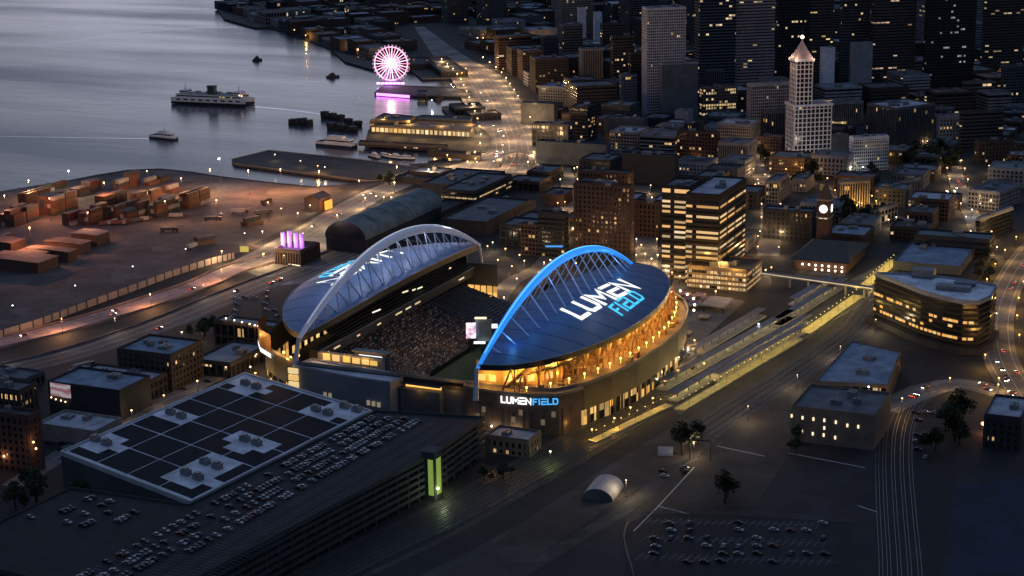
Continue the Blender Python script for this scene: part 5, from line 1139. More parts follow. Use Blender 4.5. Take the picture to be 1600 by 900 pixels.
point(stw, P+Vector((10, -60, 95)), (.9, .88, .95), 9000, 3)  # one more added light hanging free before the shaft
C(1300, 196, 1294, 1350, 161, 'pier', 'stone', 'mid', 'none', 'low colonnaded block right of the pointed white tower', 'civic_building', depth=40, units=2)
C(1305, 206, 1300, 1352, 188, 'curtain', 'tan', 'mid', 'most', 'golden lit terrace below the colonnaded block', 'civic_building', depth=14, units=0, es=1.1, warm=(1, .65, .2))
C(1398, 236, 1353, 1458, 170, 'pier', 'grey', 'light', 'none', 'wide dark grey civic block with a pale flat roof', 'civic_building', units=5, a=A0-35)
C(1462, 226, 1455, 1492, 182, 'punch', 'concrete', 'mid', 'few', 'grey annex right of the wide civic block', 'civic_building', depth=40)
C(1332, 268, 1326, 1388, 216, 'fine', 'white', 'mid', 'few', 'white block with narrow upright windows above the golden street', 'apartment_building', depth=40, warm=wn)
C(1292, 246, 1288, 1326, 212, 'blank', 'grey', 'mid', 'none', 'plain grey box between the pointed tower and the white upright windowed block', 'office_block', depth=25)
C(1405, 312, 1400, 1498, 285, 'pier', 'grey', 'green', 'few', 'long low block with a pale green roof right of the white windowed block', 'civic_building', depth=34, a=-20)
C(1502, 234, 1497, 1612, 176, 'dash', 'umber', 'dark', 'few', 'long dark brown block with small rows of lit windows at the right edge', 'office_block', depth=50, warm=wn, es=.7)
C(1508, 172, 1502, 1560, 130, 'dash', 'tan', 'mid', 'some', 'tan block with two bright lit rows behind the dark brown block', 'office_block', depth=40, warm=wn)
C(1566, 168, 1562, 1610, 104, 'grid', 'grey', 'light', 'few', 'grey gridded block with a pale edge roof at the right edge', 'apartment_building', depth=40, warm=wn)
C(1528, 255, 1522, 1600, 222, 'punch', 'brown', 'dark', 'few', 'brown low block under the long dark brown block', 'brick_building', depth=40, warm=wn)
C(1560, 330, 1512, 1612, 302, 'grid', 'concrete', 'mid', 'few', 'grey block with a low tapered roof above the white railed deck', 'office_block', a=-10, depth=50)
C(1530, 376, 1528, 1640, 342, 'grid', 'dark', 'dark', 'none', 'dark building behind a white gridded frame at the right edge', 'parking_garage', a=-15, depth=60, para=M('white_frame', (.45, .46, .48), .6))
C(1538, 300, 1535, 1580, 284, 'punch', 'tan', 'mid', 'some', 'small tan block lit warm on the right by the street', 'brick_building', depth=30)
C(1545, 402, 1428, 1552, 376, 'dash', 'dark', 'green', 'none', 'dark hall with a blue green roof and three skylights beside the brown office block', 'union_hall', a=A0, units=3)
C(1500, 430, 1395, 1530, 418, 'blank', 'grey', 'blue', 'none', 'low blue grey roof in front of the skylight hall', 'union_hall', a=A0, units=2)
C(1366, 352, 1364, 1432, 330, 'hall', 'stone', 'light', 'some', 'pale low block lit from the street beside the trees', 'brick_building', a=-15, depth=40, es=1.0)
C(1312, 328, 1308, 1350, 285, 'pier', 'stone', 'mid', 'none', 'tall stone block washed gold at its foot above the trees', 'hotel', depth=30)
C(1268, 378, 1192, 1274, 332, 'punch', 'dark', 'blue', 'none', 'black block with a flat blue grey roof left of the clock tower', 'brick_building', a=A0, units=3)
C(1215, 318, 1196, 1232, 284, 'grid', 'stone', 'mid', 'some', 'stone block with lit corner windows left of the golden street', 'brick_building', a=A0)
C(1260, 300, 1238, 1290, 282, 'punch', 'stone', 'mid', 'few', 'low stone block under the pointed white tower', 'brick_building', a=A0, depth=30)
# mid distance, left part of the city
C(1167, 262, 1122, 1172, 226, 'pier', 'stone', 'mid', 'few', 'pale stone block with tall piers in the old quarter', 'brick_building', a=A0, depth=35)
C(1172, 240, 1120, 1180, 196, 'fine', 'stone', 'light', 'few', 'pale stone upper block rising behind the tall piered one', 'brick_building', a=A0, depth=40)
C(1120, 258, 1058, 1124, 208, 'grid', 'brick', 'blue', 'some', 'red brick block with warm lit windows and a pale blue roof', 'brick_building', a=A0, es=.9)
C(1075, 205, 1054, 1080, 175, 'blank', 'concrete', 'light', 'none', 'small pale water tank block behind the red brick block', 'brick_building', a=A0, depth=20)
C(1150, 205, 1100, 1156, 184, 'fine', 'grey', 'green', 'few', 'grey block with a greenish roof behind the pale stone blocks', 'brick_building', a=A0, depth=40)
C(1054, 290, 972, 1060, 246, 'blank', 'dark', 'mid', 'none', 'black sided block with a stepped pale roof in the old quarter', 'brick_building', a=A0, units=5)
C(1052, 250, 1000, 1058, 214, 'band', 'stone', 'mid', 'few', 'tan banded block above the black sided block', 'brick_building', a=A0, depth=40)
C(996, 240, 953, 1004, 208, 'grid', 'stone', 'light', 'some', 'stone block with a white edged roof and pink lit piers', 'brick_building', a=A0, depth=40, es=.7)
C(948, 262, 838, 955, 228, 'blank', 'blue', 'dark', 'none', 'long black blue block with a grey roof above the lit arches', 'brick_building', a=A0, units=4)
C(888, 232, 832, 894, 196, 'hall', 'grey', 'mid', 'few', 'grey block with cluttered pale roof beside the lit road', 'brick_building', a=A0, units=6)
C(866, 196, 814, 872, 164, 'blank', 'grey', 'blue', 'none', 'pale roofed block with a dark front beside the lit road', 'brick_building', a=A0, units=3)
C(918, 222, 892, 940, 168, 'curtain', 'dark', 'mid', 'some', 'small dark block with scattered bright windows', 'brick_building', a=A0, depth=30)
C(1005, 214, 944, 1012, 188, 'blank', 'green' if 'green' in WALL else 'grey', 'green', 'none', 'low grey green block left of the pale gridded slab', 'brick_building', a=A0, units=3)
C(984, 196, 940, 1004, 166, 'grid', 'grey', 'green', 'few', 'grey green block behind the low grey green one', 'brick_building', a=A0, depth=35)
C(905, 160, 842, 912, 138, 'grid', 'concrete', 'blue', 'none', 'grey block with a long blue roof behind the lit road', 'brick_building', a=A0, depth=40)
C(910, 140, 905, 948, 78, 'pier', 'stone', 'mid', 'few', 'stepped stone tower with vertical ribs left of the pale slab', 'office_tower', depth=30)
C(942, 110, 938, 984, 38, 'dash', 'umber', 'mid', 'few', 'dark brown tower with a lit top row left of the pale slab', 'office_tower', depth=35, warm=wn)
C(958, 150, 954, 982, 58, 'curtain', 'umber', 'mid', 'few', 'narrow brown tower above the golden alley', 'office_tower', depth=30, warm=wn)
C(986, 170, 982, 1006, 84, 'curtain', 'dark', 'mid', 'few', 'black tower touching the pale gridded slab', 'office_tower', depth=30)
C(972, 172, 968, 1002, 118, 'fine', 'concrete', 'mid', 'some', 'small pale block at the end of the golden alley', 'office_block', depth=20)
C(904, 60, 902, 916, 13, 'blank', 'white', 'light', 'none', 'far white slab, left one of the bright pair', 'apartment_tower', depth=14)
C(929, 64, 927, 940, 20, 'blank', 'white', 'light', 'none', 'far white slab, right one of the bright pair', 'apartment_tower', depth=14)
C(880, 120, 874, 902, 40, 'curtain', 'blue', 'mid', 'few', 'blue black tower left of the stepped stone tower', 'office_tower', depth=30)
C(850, 110, 846, 876, 58, 'grid', 'grey', 'mid', 'few', 'grey tower with a pale roof near the pink lit street', 'office_tower', depth=30, warm=wn)
C(948, 34, 944, 975, -60, 'curtain', 'blue', 'mid', 'few', 'far blue glass tower behind the white slab pair', 'office_tower', depth=30)
C(985, 40, 980, 1002, -90, 'curtain', 'dark', 'mid', 'few', 'far black tower left of the pale gridded slab', 'office_tower', depth=30)
C(760, 45, 745, 805, -20, 'grid', 'blue', 'mid', 'few', 'far grey green block at the top middle', 'apartment_tower', depth=40)
C(700, 36, 690, 740, -25, 'grid', 'blue', 'mid', 'none', 'far green glass block left of the grey green one', 'apartment_tower', depth=40)
# around and behind the arches
C(985, 398, 898, 990, 292, 'punch', 'brick', 'mid', 'some', 'big brown brick warehouse with scattered lights behind the blue arch', 'brick_warehouse', a=A0, es=.8, units=5, floors=.2)
C(1030, 372, 992, 1036, 318, 'punch', 'brick', 'mid', 'few', 'brown brick block with a pale roof beside the golden slab', 'brick_building', a=A0, units=3)
C(982, 300, 904, 990, 272, 'punch', 'brick', 'mid', 'some', 'brown block with a grey hipped roof and pink lit front', 'brick_building', a=A0, units=2, es=.9)
C(882, 404, 842, 888, 335, 'curtain', 'dark', 'dark', 'few', 'black apartment block with a blue neon edge left of the blue arch', 'apartment_building', a=A0, es=.9, units=2)
C(842, 400, 815, 846, 352, 'grid', 'brick', 'dark', 'some', 'dark block with columns of small lit windows', 'apartment_building', a=A0, es=.8)
t = bpy.data.objects[[o.name for o in COL.objects if 'blue neon edge' in o.get('label', '')][0]]
dl0, dr0 = dirs(A0); p0, p1 = on_face(853, 386, (882, 404)), on_face(880, 386, (882, 404)); MB().box((p0+p1)/2-dr0*.8, p1-p0, dr0*.5, (0, 0, 1.6)).build('neon_strip', EM('neon_blue', (.06, .35, .9), .8), t)
C(828, 330, 772, 838, 318, 'blank', 'brown', 'light', 'none', 'low block with a bright pale roof behind the white arch', 'brick_building', a=A0, units=2)
C(806, 345, 740, 832, 333, 'blank', 'brown', 'blue', 'none', 'low block with a stepped blue roof behind the white arch', 'brick_building', a=A0, units=4)
C(880, 322, 846, 900, 306, 'blank', 'brick', 'mid', 'none', 'low brick block with a pale roof and a red lamp', 'brick_building', a=A0, units=2)
C(742, 327, 690, 800, 300, 'dash', 'dark', 'mid', 'many', 'long dark shed with a row of tiny lit windows behind the white arch', 'warehouse', a=A0, es=.7, units=4)
C(738, 312, 660, 790, 292, 'blank', 'dark', 'mid', 'none', 'long shed with a flat grey roof second behind the white arch', 'warehouse', a=A0, units=5)
C(700, 292, 617, 722, 283, 'blank', 'dark', 'dark', 'none', 'black block with a raised pale roof beside the bare pier', 'warehouse', a=A0, units=1)
C(688, 285, 640, 700, 272, 'blank', 'dark', 'light', 'none', 'small pale topped block above the black quay warehouse', 'warehouse', a=A0, units=1, depth=30)
C(760, 368, 690, 830, 348, 'blank', 'brown', 'mid', 'none', 'wide shed with a plain purple grey roof right behind the white arch', 'warehouse', a=A0, units=2)
C(690, 345, 655, 760, 333, 'blank', 'brown', 'dark', 'none', 'dark brown shed between the vaulted hall and the wide shed', 'warehouse', a=A0, units=2)
# vaulted hall
P = G(572, 396); dl, dr_ = dirs(A0); l1 = 40; l2 = len_to_x(P, dr_, 690); t = thing('vaulted_hall', 'dark hall under a long grey green vaulted roof behind the white arch', 'hall', P+dl*20+dr_*l2/2); H = 12
OCC.append((t.location.x, t.location.y, 60)); q = [P, P+dl*l1, P+dl*l1+dr_*l2, P+dr_*l2]; MB().prism(ccw([(p.x, p.y) for p in q]), 0, H, top=False).build('wall', wallm('dark'), t)
mb = MB(); ar = [[P+dl*(l1/2-(l1/2+.6)*math.cos(R_(a_)))+dr_*e+Vector((0, 0, H+.1+15*math.sin(R_(a_)))) for a_ in range(0, 181, 12)] for e in (-1, l2+1)]
for i in range(15): mb.face([ar[0][i], ar[1][i], ar[1][i+1], ar[0][i+1]])
mb.build('vaulted_roof', roofm('green'), t)
gm = MB().face([p+dr_*1.2 for p in ar[0]]); gm.build('gable_glazing', M('gable_glass', (.02, .03, .035), .2), t)
for k in range(6): MB().path([P+dl*(l1/2-(l1/2+.9)*math.cos(R_(a_)))+dr_*(l2*k/5)+Vector((0, 0, H+.2+15.3*math.sin(R_(a_)))) for a_ in range(0, 181, 12)], .5, .5, 5, up=dr_).build('roof_rib', M('rib_steel', (.2, .23, .25), .5), t)
# curved end of the lit road: viaduct stub on columns
vt = thing('viaduct_stub', 'curved concrete road end standing on pale columns', 'viaduct', G(815, 262)); vp = smooth_line([(778, 262), (790, 250), (812, 247), (828, 252), (832, 262)], 5); mb = MB()
for a, b in zip(vp, vp[1:]):
    a = a+Vector((0, 0, 7)); b = b+Vector((0, 0, 7)); d_ = (b-a).normalized(); nn = Vector((-d_.y, d_.x, 0)); mb.box((a+b)/2, (b-a)*1.02, nn*7, (0, 0, 1.3))
mb.build('deck', M('viaduct_concrete', (.3, .27, .25), .8), vt)
for p in vp[::3]: MB().tube(p, p+Vector((0, 0, 7)), .9, n=8).build('column', M('viaduct_concrete', (.3, .27, .25), .8), vt)
# ------------------------------------------------------------------ the many low blocks in between
rg = random.Random(41); WK = ['brick', 'brown', 'stone', 'grey', 'dark', 'concrete', 'brick', 'brown']; RK = ['mid', 'mid', 'light', 'dark', 'blue', 'green', 'rust', 'mid']
RFN = dict(mid='grey', light='pale', dark='black', blue='blue grey', green='greenish', rust='rusty')
WN = dict(brick='red brick', brown='brown', stone='stone', grey='grey', dark='black', concrete='concrete')
def inwater(px, py):
    lim = [(SHORE[i], SHORE[i+1]) for i in range(len(SHORE)-1)]; c = False
    poly = SHORE+[(1700, -12), (1700, 1000), (-700, 1000)]
    for i in range(len(poly)):
        (x1, y1), (x2, y2) = poly[i], poly[(i+1) % len(poly)]
        if (y1 > py) != (y2 > py) and px < (x2-x1)*(py-y1)/(y2-y1)+x1: c = not c
    return not c
def fill(xs, ys, ang, cell, hr, where, group, lits, styles, lim, units=(1, 3), wmax=.86, skip=0.0, names=('brick_building',)):
    n = 0; a = R_(ang); ux = Vector((math.cos(a), math.sin(a), 0)); uy = Vector((-ux.y, ux.x, 0)); o = G((xs[0]+xs[1])/2, (ys[0]+ys[1])/2)
    K = int(3000/cell)
    cand = []
    for i in range(-K, K):
        for j in range(-K, K):
            p = o+ux*(i*cell)+uy*(j*cell)
            if (p-CAM).dot(_d) < 300: continue
            x, y = proj(p)
            if xs[0] < x < xs[1] and ys[0] < y < ys[1]: cand.append((y, x, p))
    cand.sort(key=lambda c: -c[0])
    for y, x, p in cand:
        if n >= lim: break
        if rg.random() < skip or inwater(x, y): continue
        w, d = cell*rg.uniform(.5, wmax), cell*rg.uniform(.5, wmax)
        if not free(p.x, p.y, min(w, d)*.52): continue
        q = [p-ux*w/2-uy*d/2, p+ux*w/2-uy*d/2, p+ux*w/2+uy*d/2, p-ux*w/2+uy*d/2]; wk = rg.choice(WK); rk = rg.choice(RK); H = rg.uniform(*hr)
        st = rg.choice(styles); lt = rg.choice(lits); fl = max(1, round(H/4))
        lab = '%d storey %s block, %s roof, %s, %s' % (fl, WN[wk], RFN[rk], dict(none='no lit windows', few='few lit windows', some='scattered lit windows')[lt], where(x, y))
        block(q, H, st, wk, rk, lt, rg.choice(names), lab, group=group, units=rg.randint(*units), es=rg.choice((.6, .9, 1.1)), warm=rg.choice(((1, .55, .2), (1, .62, .28), (1, .76, .48)))); n += 1
    return n
def w_old(x, y): return ('left of golden slabs' if x < 1030 else 'right of golden slabs' if x < 1190 else 'near clock tower' if x < 1330 else 'towards right edge')+(', far row' if y < 250 else ', middle row' if y < 320 else ', near row')
def w_far(x, y): return ('above the marina' if x < 560 else 'beyond the wheel' if x < 700 else 'beyond lit road' if x < 840 else 'behind downtown towers')+(', last row' if y < 22 else ', second row' if y < 50 else ', front row')
n1_ = fill((790, 1610), (185, 395), A0, 46, (9, 20), w_old, 'low blocks of the old quarter', ['none', 'none', 'few', 'few', 'few', 'some'], ['punch', 'punch', 'grid', 'hall'], 120)
n2_ = fill((800, 1610), (70, 200), A1, 62, (18, 52), lambda x, y: ('left of pale slab' if x < 1005 else 'left of pointed tower' if x < 1240 else 'right of pointed tower')+(', far row' if y < 110 else ', middle row' if y < 150 else ', near row'), 'mid height downtown blocks', ['none', 'few', 'few', 'some'], ['grid', 'fine', 'dash', 'curtain'], 70)
n3_ = fill((345, 850), (2, 98), -38, 66, (9, 24), w_far, 'blocks on the far shore', ['none', 'none', 'few'], ['hall', 'grid', 'blank', 'punch'], 120, units=(0, 2))
n4_ = fill((700, 1610), (-22, 70), A1, 95, (30, 85), w_far, 'blocks on the far shore', ['none', 'few'], ['grid', 'dash', 'curtain'], 60, units=(0, 2))
print('fill', n1_, n2_, n3_, n4_, 'containers', ncont)
# ================================================================== STREET LIGHTS
rl = random.Random(99)
def along(line, step, side, **k):
    acc = 0
    for a, b in zip(line, line[1:]):
        l = (b-a).length; d = (b-a)/l; nn = Vector((-d.y, d.x, 0))
        while acc < l:
            for s_ in side: lamp(0, 0, P=a+d*acc+nn*s_, **k)
            acc += step
        acc -= l
along(wf[:40], 60, (-33, 33), col='warm', power=20000, h=12, label='cream street lamp beside the wide lit waterfront road', group='lamps of the lit waterfront road', rad=.8, es=6)
for a_ in wf[2:40:4]: point(None, a_+Vector((0, 0, 14)), (1, .6, .3), 26000, 2)  # added lights without posts, brighten the road between the lamps
along(RD['waterfront_south'][:38], 80, (-20, 20), col='warm', power=24000, h=12, label='cream street lamp beside the pale road left of the white arch', group='lamps of the pale road', rad=.6, es=8)
along(RD['bus_road'], 85, (-15,), col='sodium', power=26000, h=12, label='orange street lamp along the reddish port road', group='lamps of the port road', rad=.35, es=6)
along(RD['wall_road'], 70, (14,), col='white', power=0, h=9, label='tiny cold white lamp along the port fence', group='lamps of the port fence', rad=.5, es=8)
along(RD['rail_road'][4:], 110, (17,), col='cream', power=4200, h=11, label='cream lamp beside the grey road', group='lamps of the grey road', rad=.35, es=6)
for px, py, c, p, h in ((110, 303, 'cream', 52000, 24), (345, 292, 'white', 26000, 30), (47, 312, 'sodium', 42000, 20), (80, 345, 'orange', 42000, 22), (165, 322, 'sodium', 42000, 24), (232, 303, 'sodium', 52000, 24), (285, 312, 'sodium', 62000, 22), (330, 300, 'sodium', 70000, 24), (390, 305, 'orange', 95000, 26), (440, 300, 'sodium', 80000, 24),
                        (500, 297, 'sodium', 52000, 20), (140, 372, 'orange', 38000, 24), (50, 400, 'orange', 75000, 26), (260, 350, 'sodium', 20000, 22), (10, 340, 'orange', 40000, 22), (340, 345, 'sodium', 18000, 20), (420, 345, 'sodium', 22000, 18)):
    lamp(px, py, c, p, h, {'cream': 'tall cream mast light at the seawall of the port', 'white': 'tall white mast light standing by the water edge', 'sodium': 'orange mast light over the container yard', 'orange': 'deep orange mast light over the red roofed sheds and yard'}[c], 'mast lights of the port yard', rad=.75 if c in ('sodium', 'orange') else 1.0, es=5 if c in ('sodium', 'orange') else 12, cat='mast light', name='mast_light')
along(RD['plaza_street'][8:], 34, (-9,), col='warm', power=1500, h=8, label='warm lamp on the street between the warehouses and the solar roof', group='lamps of the hall street', rad=.6, es=5)
for key, lab in (('old_street_a', 'warm lamp on the street behind the blue arch'), ('old_street_b', 'warm lamp on the street right of the golden slabs'), ('old_street_c', 'golden lamp on the street above the station'), ('old_street_d', 'warm lamp on the street by the white railed deck'), ('east_street', 'warm lamp on the street between the two arches')):
    along(RD[key], 60, (-9, 9), col='gold' if 'golden lamp' in lab else 'warm', power=5600, h=8, label=lab, group='lamps of the old quarter', rad=.6, es=5)
along(RD['avenue'], 52, (-14, 14), col='gold', power=7500, h=10, label='golden lamp along the avenue at the right edge', group='lamps of the avenue', rad=.6, es=5)
along(RD['avenue_bend'], 60, (-13,), col='gold', power=3600, h=10, label='golden lamp on the street bend below the brown office block', group='lamps of the avenue', rad=.5, es=7)
along(RD['depot_road'][12:], 75, (-16,), col='cream', power=6500, h=10, label='dim cream lamp beside the yard track', group='lamps of the yard', rad=.3, es=4)  # lamp power raised as a warm fill over the yard
for px_, py_ in ((430, 410), (480, 385), (520, 360)): point(None, G(px_, py_)+Vector((0, 0, 16)), LC['cream'], 16000, 2)  # added lights without posts, lift the pale apron
SP = [(1318, 332, 'gold', 5200), (1328, 334, 'gold', 5200), (1338, 333, 'gold', 5200), (1346, 330, 'gold', 4200), (1305, 322, 'gold', 4000), (1362, 318, 'gold', 3500), (1215, 262, 'gold', 5200), (1228, 268, 'gold', 4000), (1240, 262, 'gold', 3000), (1273, 262, 'gold', 4000), (1330, 272, 'cream', 3500), (1348, 272, 'white', 2000),
      (1192, 232, 'cream', 2500), (1160, 300, 'sodium', 3500), (1150, 305, 'warm', 3000), (1185, 298, 'warm', 3000), (1195, 284, 'sodium', 3000), (975, 150, 'gold', 6500), (965, 140, 'gold', 6500), (985, 160, 'gold', 6000), (958, 126, 'gold', 5000), (820, 62, 'sodium', 9000), (828, 66, 'sodium', 7000), (755, 66, 'gold', 6000), (740, 70, 'gold', 5000), (770, 62, 'warm', 5000), (785, 66, 'cream', 5000), (862, 66, 'warm', 6000),
      (1480, 311, 'white', 4200), (1492, 311, 'white', 3800), (1388, 356, 'cream', 4200), (1400, 352, 'cream', 3500), (1545, 270, 'gold', 3000), (1555, 288, 'gold', 3500), (1575, 290, 'warm', 2500), (1408, 250, 'cream', 2500), (1460, 248, 'gold', 2500), (1500, 262, 'warm', 1500), (1518, 340, 'white', 2500),
      (1110, 240, 'sodium', 3000), (1085, 258, 'sodium', 3000), (1130, 266, 'warm', 2500), (940, 292, 'sodium', 4000), (928, 290, 'warm', 4000), (902, 272, 'cream', 2500), (1000, 268, 'cream', 2000), (955, 262, 'cream', 1500), (850, 276, 'cream', 2000), (835, 258, 'cream', 1800), (770, 392, 'cream', 4000), (762, 398, 'warm', 3000), (790, 402, 'warm', 3500), (778, 420, 'warm', 3500), (800, 430, 'sodium', 3000), (765, 445, 'warm', 3000), (830, 395, 'warm', 3000), (860, 420, 'warm', 2500), (812, 412, 'cream', 2500), (842, 440, 'sodium', 2500),
      (1008, 410, 'warm', 4500), (1018, 418, 'cream', 4500), (1028, 412, 'warm', 4500), (1002, 396, 'warm', 3500), (1040, 436, 'warm', 3500), (1062, 446, 'cream', 3500), (1095, 462, 'warm', 3500), (1118, 470, 'cream', 2500), (1140, 466, 'gold', 3500), (1185, 440, 'gold', 4500), (1196, 436, 'cream', 4000), (1205, 432, 'gold', 4000), (1184, 382, 'sodium', 2500), (1050, 440, 'sodium', 3000), (900, 425, 'warm', 2500), (925, 400, 'warm', 2000), (885, 412, 'sodium', 2500),
      (1075, 560, 'cream', 3500), (1060, 575, 'cream', 3500), (1085, 548, 'gold', 3000), (1185, 522, 'white', 1500), (1100, 585, 'gold', 2500), (1020, 640, 'gold', 3000), (985, 655, 'gold', 2500), (960, 672, 'gold', 2500), (925, 690, 'gold', 2500), (400, 600, 'gold', 2500), (392, 590, 'warm', 2500), (410, 612, 'cream', 2000), (418, 580, 'warm', 2000), (285, 535, 'cream', 1500), (315, 532, 'cream', 1500), (375, 572, 'cream', 1800), (428, 600, 'gold', 3000), (440, 590, 'gold', 2500), (450, 600, 'warm', 2500),
      (690, 770, 'green', 1500), (860, 725, 'green', 1800), (735, 720, 'cream', 1200), (1010, 585, 'gold', 1500), (640, 100, 'warm', 6000), (560, 84, 'warm', 5000), (478, 62, 'gold', 9000), (490, 60, 'gold', 9000), (500, 58, 'warm', 8000), (512, 64, 'gold', 8000), (530, 66, 'warm', 8000), (545, 72, 'cream', 7000), (410, 26, 'sodium', 9000), (575, 62, 'white', 4000), (590, 88, 'cream', 6000), (550, 78, 'cream', 6000), (520, 74, 'cream', 5000), (705, 140, 'white', 2500), (675, 165, 'white', 2500),
      (497, 270, 'gold', 5000), (430, 252, 'cream', 1200), (508, 272, 'cream', 1200), (470, 262, 'cream', 900), (728, 115, 'gold', 9000), (722, 122, 'gold', 9000), (715, 108, 'gold', 7000), (640, 98, 'cream', 5000), (588, 318, 'cream', 3500), (600, 320, 'cream', 3500), (612, 320, 'white', 3000), (668, 325, 'cream', 3000), (668, 332, 'cream', 2500), (485, 333, 'cream', 2500), (440, 338, 'warm', 2000)]
def where_(x, y):
    if x < 470 and y > 500: return 'beside the golden stadium corner'
    if 600 < x < 780 and y > 700: return 'below the garage stair tower'
    if y < 105 and x < 660: return 'along the far marina shore'
    if y < 180 and x < 740: return 'on the piers by the wheel'
    if 410 < x < 670 and y < 345: return 'between the bare pier and the vaulted hall'
    if 740 <= x < 870 and 380 < y < 460: return 'on the plaza between the two arches'
    if 870 <= x < 1000 and 380 < y: return 'behind the blue arch'
    if 900 < x < 1090 and y > 500: return 'on the plaza along the stadium wall'
    if 980 < x < 1240 and y > 370: return 'at the foot of the golden slabs'
    if y < 175: return 'in an alley left of the pale gridded slab'
    if x < 1140: return 'in a lane of the old quarter'
    if x < 1360 and y > 290: return 'at the foot of the washed stone block'
    if x < 1360: return 'below the pointed white tower'
    return 'among the blocks at the right'
CN = {'sodium': 'orange', 'warm': 'warm white', 'cream': 'cream', 'white': 'cold white', 'gold': 'golden', 'green': 'greenish'}
for x, y, c, p in SP: lamp(x, y, c, p, 7.5, '%s lamp %s' % (CN[c], where_(x, y)), 'lamps about the city', rad=.66 if y > 120 else .95, es=5)
for k in range(50):                       # small far lights
    x, y = rl.uniform(360, 1600), rl.uniform(6, 100)
    if x < 700 and inwater(x, y) or (x > 1000 and y < 60 and rl.random() < .5): continue
    if inwater(x, y): continue
    c = rl.choice(('cream', 'warm', 'white', 'cream', 'sodium')); P = G(x, y)
    if not free(P.x, P.y, -3): continue
    lamp(0, 0, c, 0, 9, '%s lamp far off %s' % (CN[c], 'on the marina shore' if x < 700 else 'beyond the lit road' if x < 1000 else 'behind the downtown towers'), 'far street lamps', P=P, rad=.95, es=5)
for k in range(26):
    x, y = rl.uniform(880, 1600), rl.uniform(170, 400); P = G(x, y)
    if not free(P.x, P.y, -2): continue
    c = rl.choice(('cream', 'warm', 'sodium', 'warm', 'gold')); lamp(0, 0, c, rl.uniform(1500, 3600), 7, '%s lamp %s' % (CN[c], where_(x, y)), 'lamps about the city', P=P, rad=.6, es=5)
# ================================================================== CARS
def car_mesh(nm, col, lights=False):
    mb = MB(); Lc, Wc = 5.3, 2.15
    prof = [(-2.65, .35), (-2.6, .95), (-2.2, 1.08), (-1.5, 1.12), (1.0, 1.1), (2.2, .98), (2.62, .75), (2.65, .35)]
    for s_ in (-1, 1): mb.face([(x, s_*Wc/2, z) for x, z in prof][::s_])
    for (x0, z0), (x1, z1) in zip(prof, prof[1:]): mb.face([(x0, -Wc/2, z0), (x0, Wc/2, z0), (x1, Wc/2, z1), (x1, -Wc/2, z1)])
    lo = [(-2.1, -.95), (1.15, -.95), (1.15, .95), (-2.1, .95)]; hi = [(-1.55, -.78), (.25, -.78), (.25, .78), (-1.55, .78)]
    for i in range(4): j = (i+1) % 4; mb.face([(*lo[i], 1.08), (*lo[j], 1.08), (*hi[j], 1.66), (*hi[i], 1.66)], 1)
    mb.face([(x*1.02-.01, y*1.02, 1.68) for x, y in hi], 0)
    for i in range(4): j = (i+1) % 4; mb.face([(hi[i][0]*1.02-.01, hi[i][1]*1.02, 1.68), (hi[j][0]*1.02-.01, hi[j][1]*1.02, 1.68), (*hi[j], 1.6), (*hi[i], 1.6)], 0)
    for x in (-1.65, 1.65):
        for y in (-1.02, 1.02): mb.tube((x, y-.12, .36), (x, y+.12, .36), .37, n=8, m=2)
    if lights:
        for y in (-.7, .7): mb.box((2.72, y, .62), (.2, 0, 0), (0, .5, 0), (0, 0, .3), 3); mb.box((-2.72, y, .75), (.2, 0, 0), (0, .5, 0), (0, 0, .25), 4)
    return mb.mesh(nm, [M('car_paint_'+nm, col, .35, .3, 0), M('car_glass', (.012, .013, .016), .15), M('tyre_rubber', (.012, .012, .012), .9), EM('headlight', (1, .93, .75), 14), EM('tail_light', (1, .1, .04), 5)])
CC = [('silver', (.2, .21, .23)), ('white', (.36, .36, .37)), ('black', (.012, .012, .014)), ('dark blue', (.015, .022, .045)), ('grey', (.09, .09, .095)), ('dark red', (.09, .012, .012))]
CM = [car_mesh('car_'+n.replace(' ', '_'), c) for n, c in CC]; CML = [car_mesh('lit_car_'+n.replace(' ', '_'), c, True) for n, c in CC]
rc = random.Random(4); ncar = 0
def car(P, ang, lab, group, lit=False, z=None):
    global ncar
    i = rc.choices(range(6), (4, 4, 3, 2, 4, 1))[0]; o = bpy.data.objects.new('parked_car' if not lit else 'car', (CML if lit else CM)[i]); COL.objects.link(o); o.location = P; o.rotation_euler = (0, 0, ang); tag(o, CC[i][0]+' car '+lab, 'car', group); ncar += 1
def inpoly(x, y, poly):
    c = False
    for i in range(len(poly)):
        (x1, y1), (x2, y2) = poly[i-1], poly[i]
        if (y1 > y) != (y2 > y) and x < (x2-x1)*(y-y1)/(y2-y1)+x1: c = not c
    return c
rown = ['in the row beside the solar roof', 'in the second row from the solar roof', 'in the third row from the solar roof', 'in the middle row of the garage deck', 'in the third row from the stair tower', 'in the second row from the stair tower', 'in the row along the stair tower edge']
gin = offs(GP, -3.5)
for r in range(7):
    for k in range(88):
        x, y = 44+r*9, -198.4-k*3.1
        if not inpoly(x, y, gin) or abs(y+300+r*8) < 4 or rc.random() < (.26 if y > -330 else .5): continue
        if ncar > 200: break
        car((x+rc.uniform(-.3, .3), y, 24.06), rc.choice((0, math.pi))+rc.uniform(-.03, .03), rown[r]+(', near end' if y < -330 else ', far end'), 'cars parked on the garage deck')
for x in (-30, -20, -8, 2, 14):
    for k in range(12):
        y = -378-k*3.2
        if inpoly(x, y, gin) and rc.random() < .3: car((x, y, 24.06), rc.choice((0, math.pi)), 'on the near left part of the garage deck', 'cars parked on the garage deck')
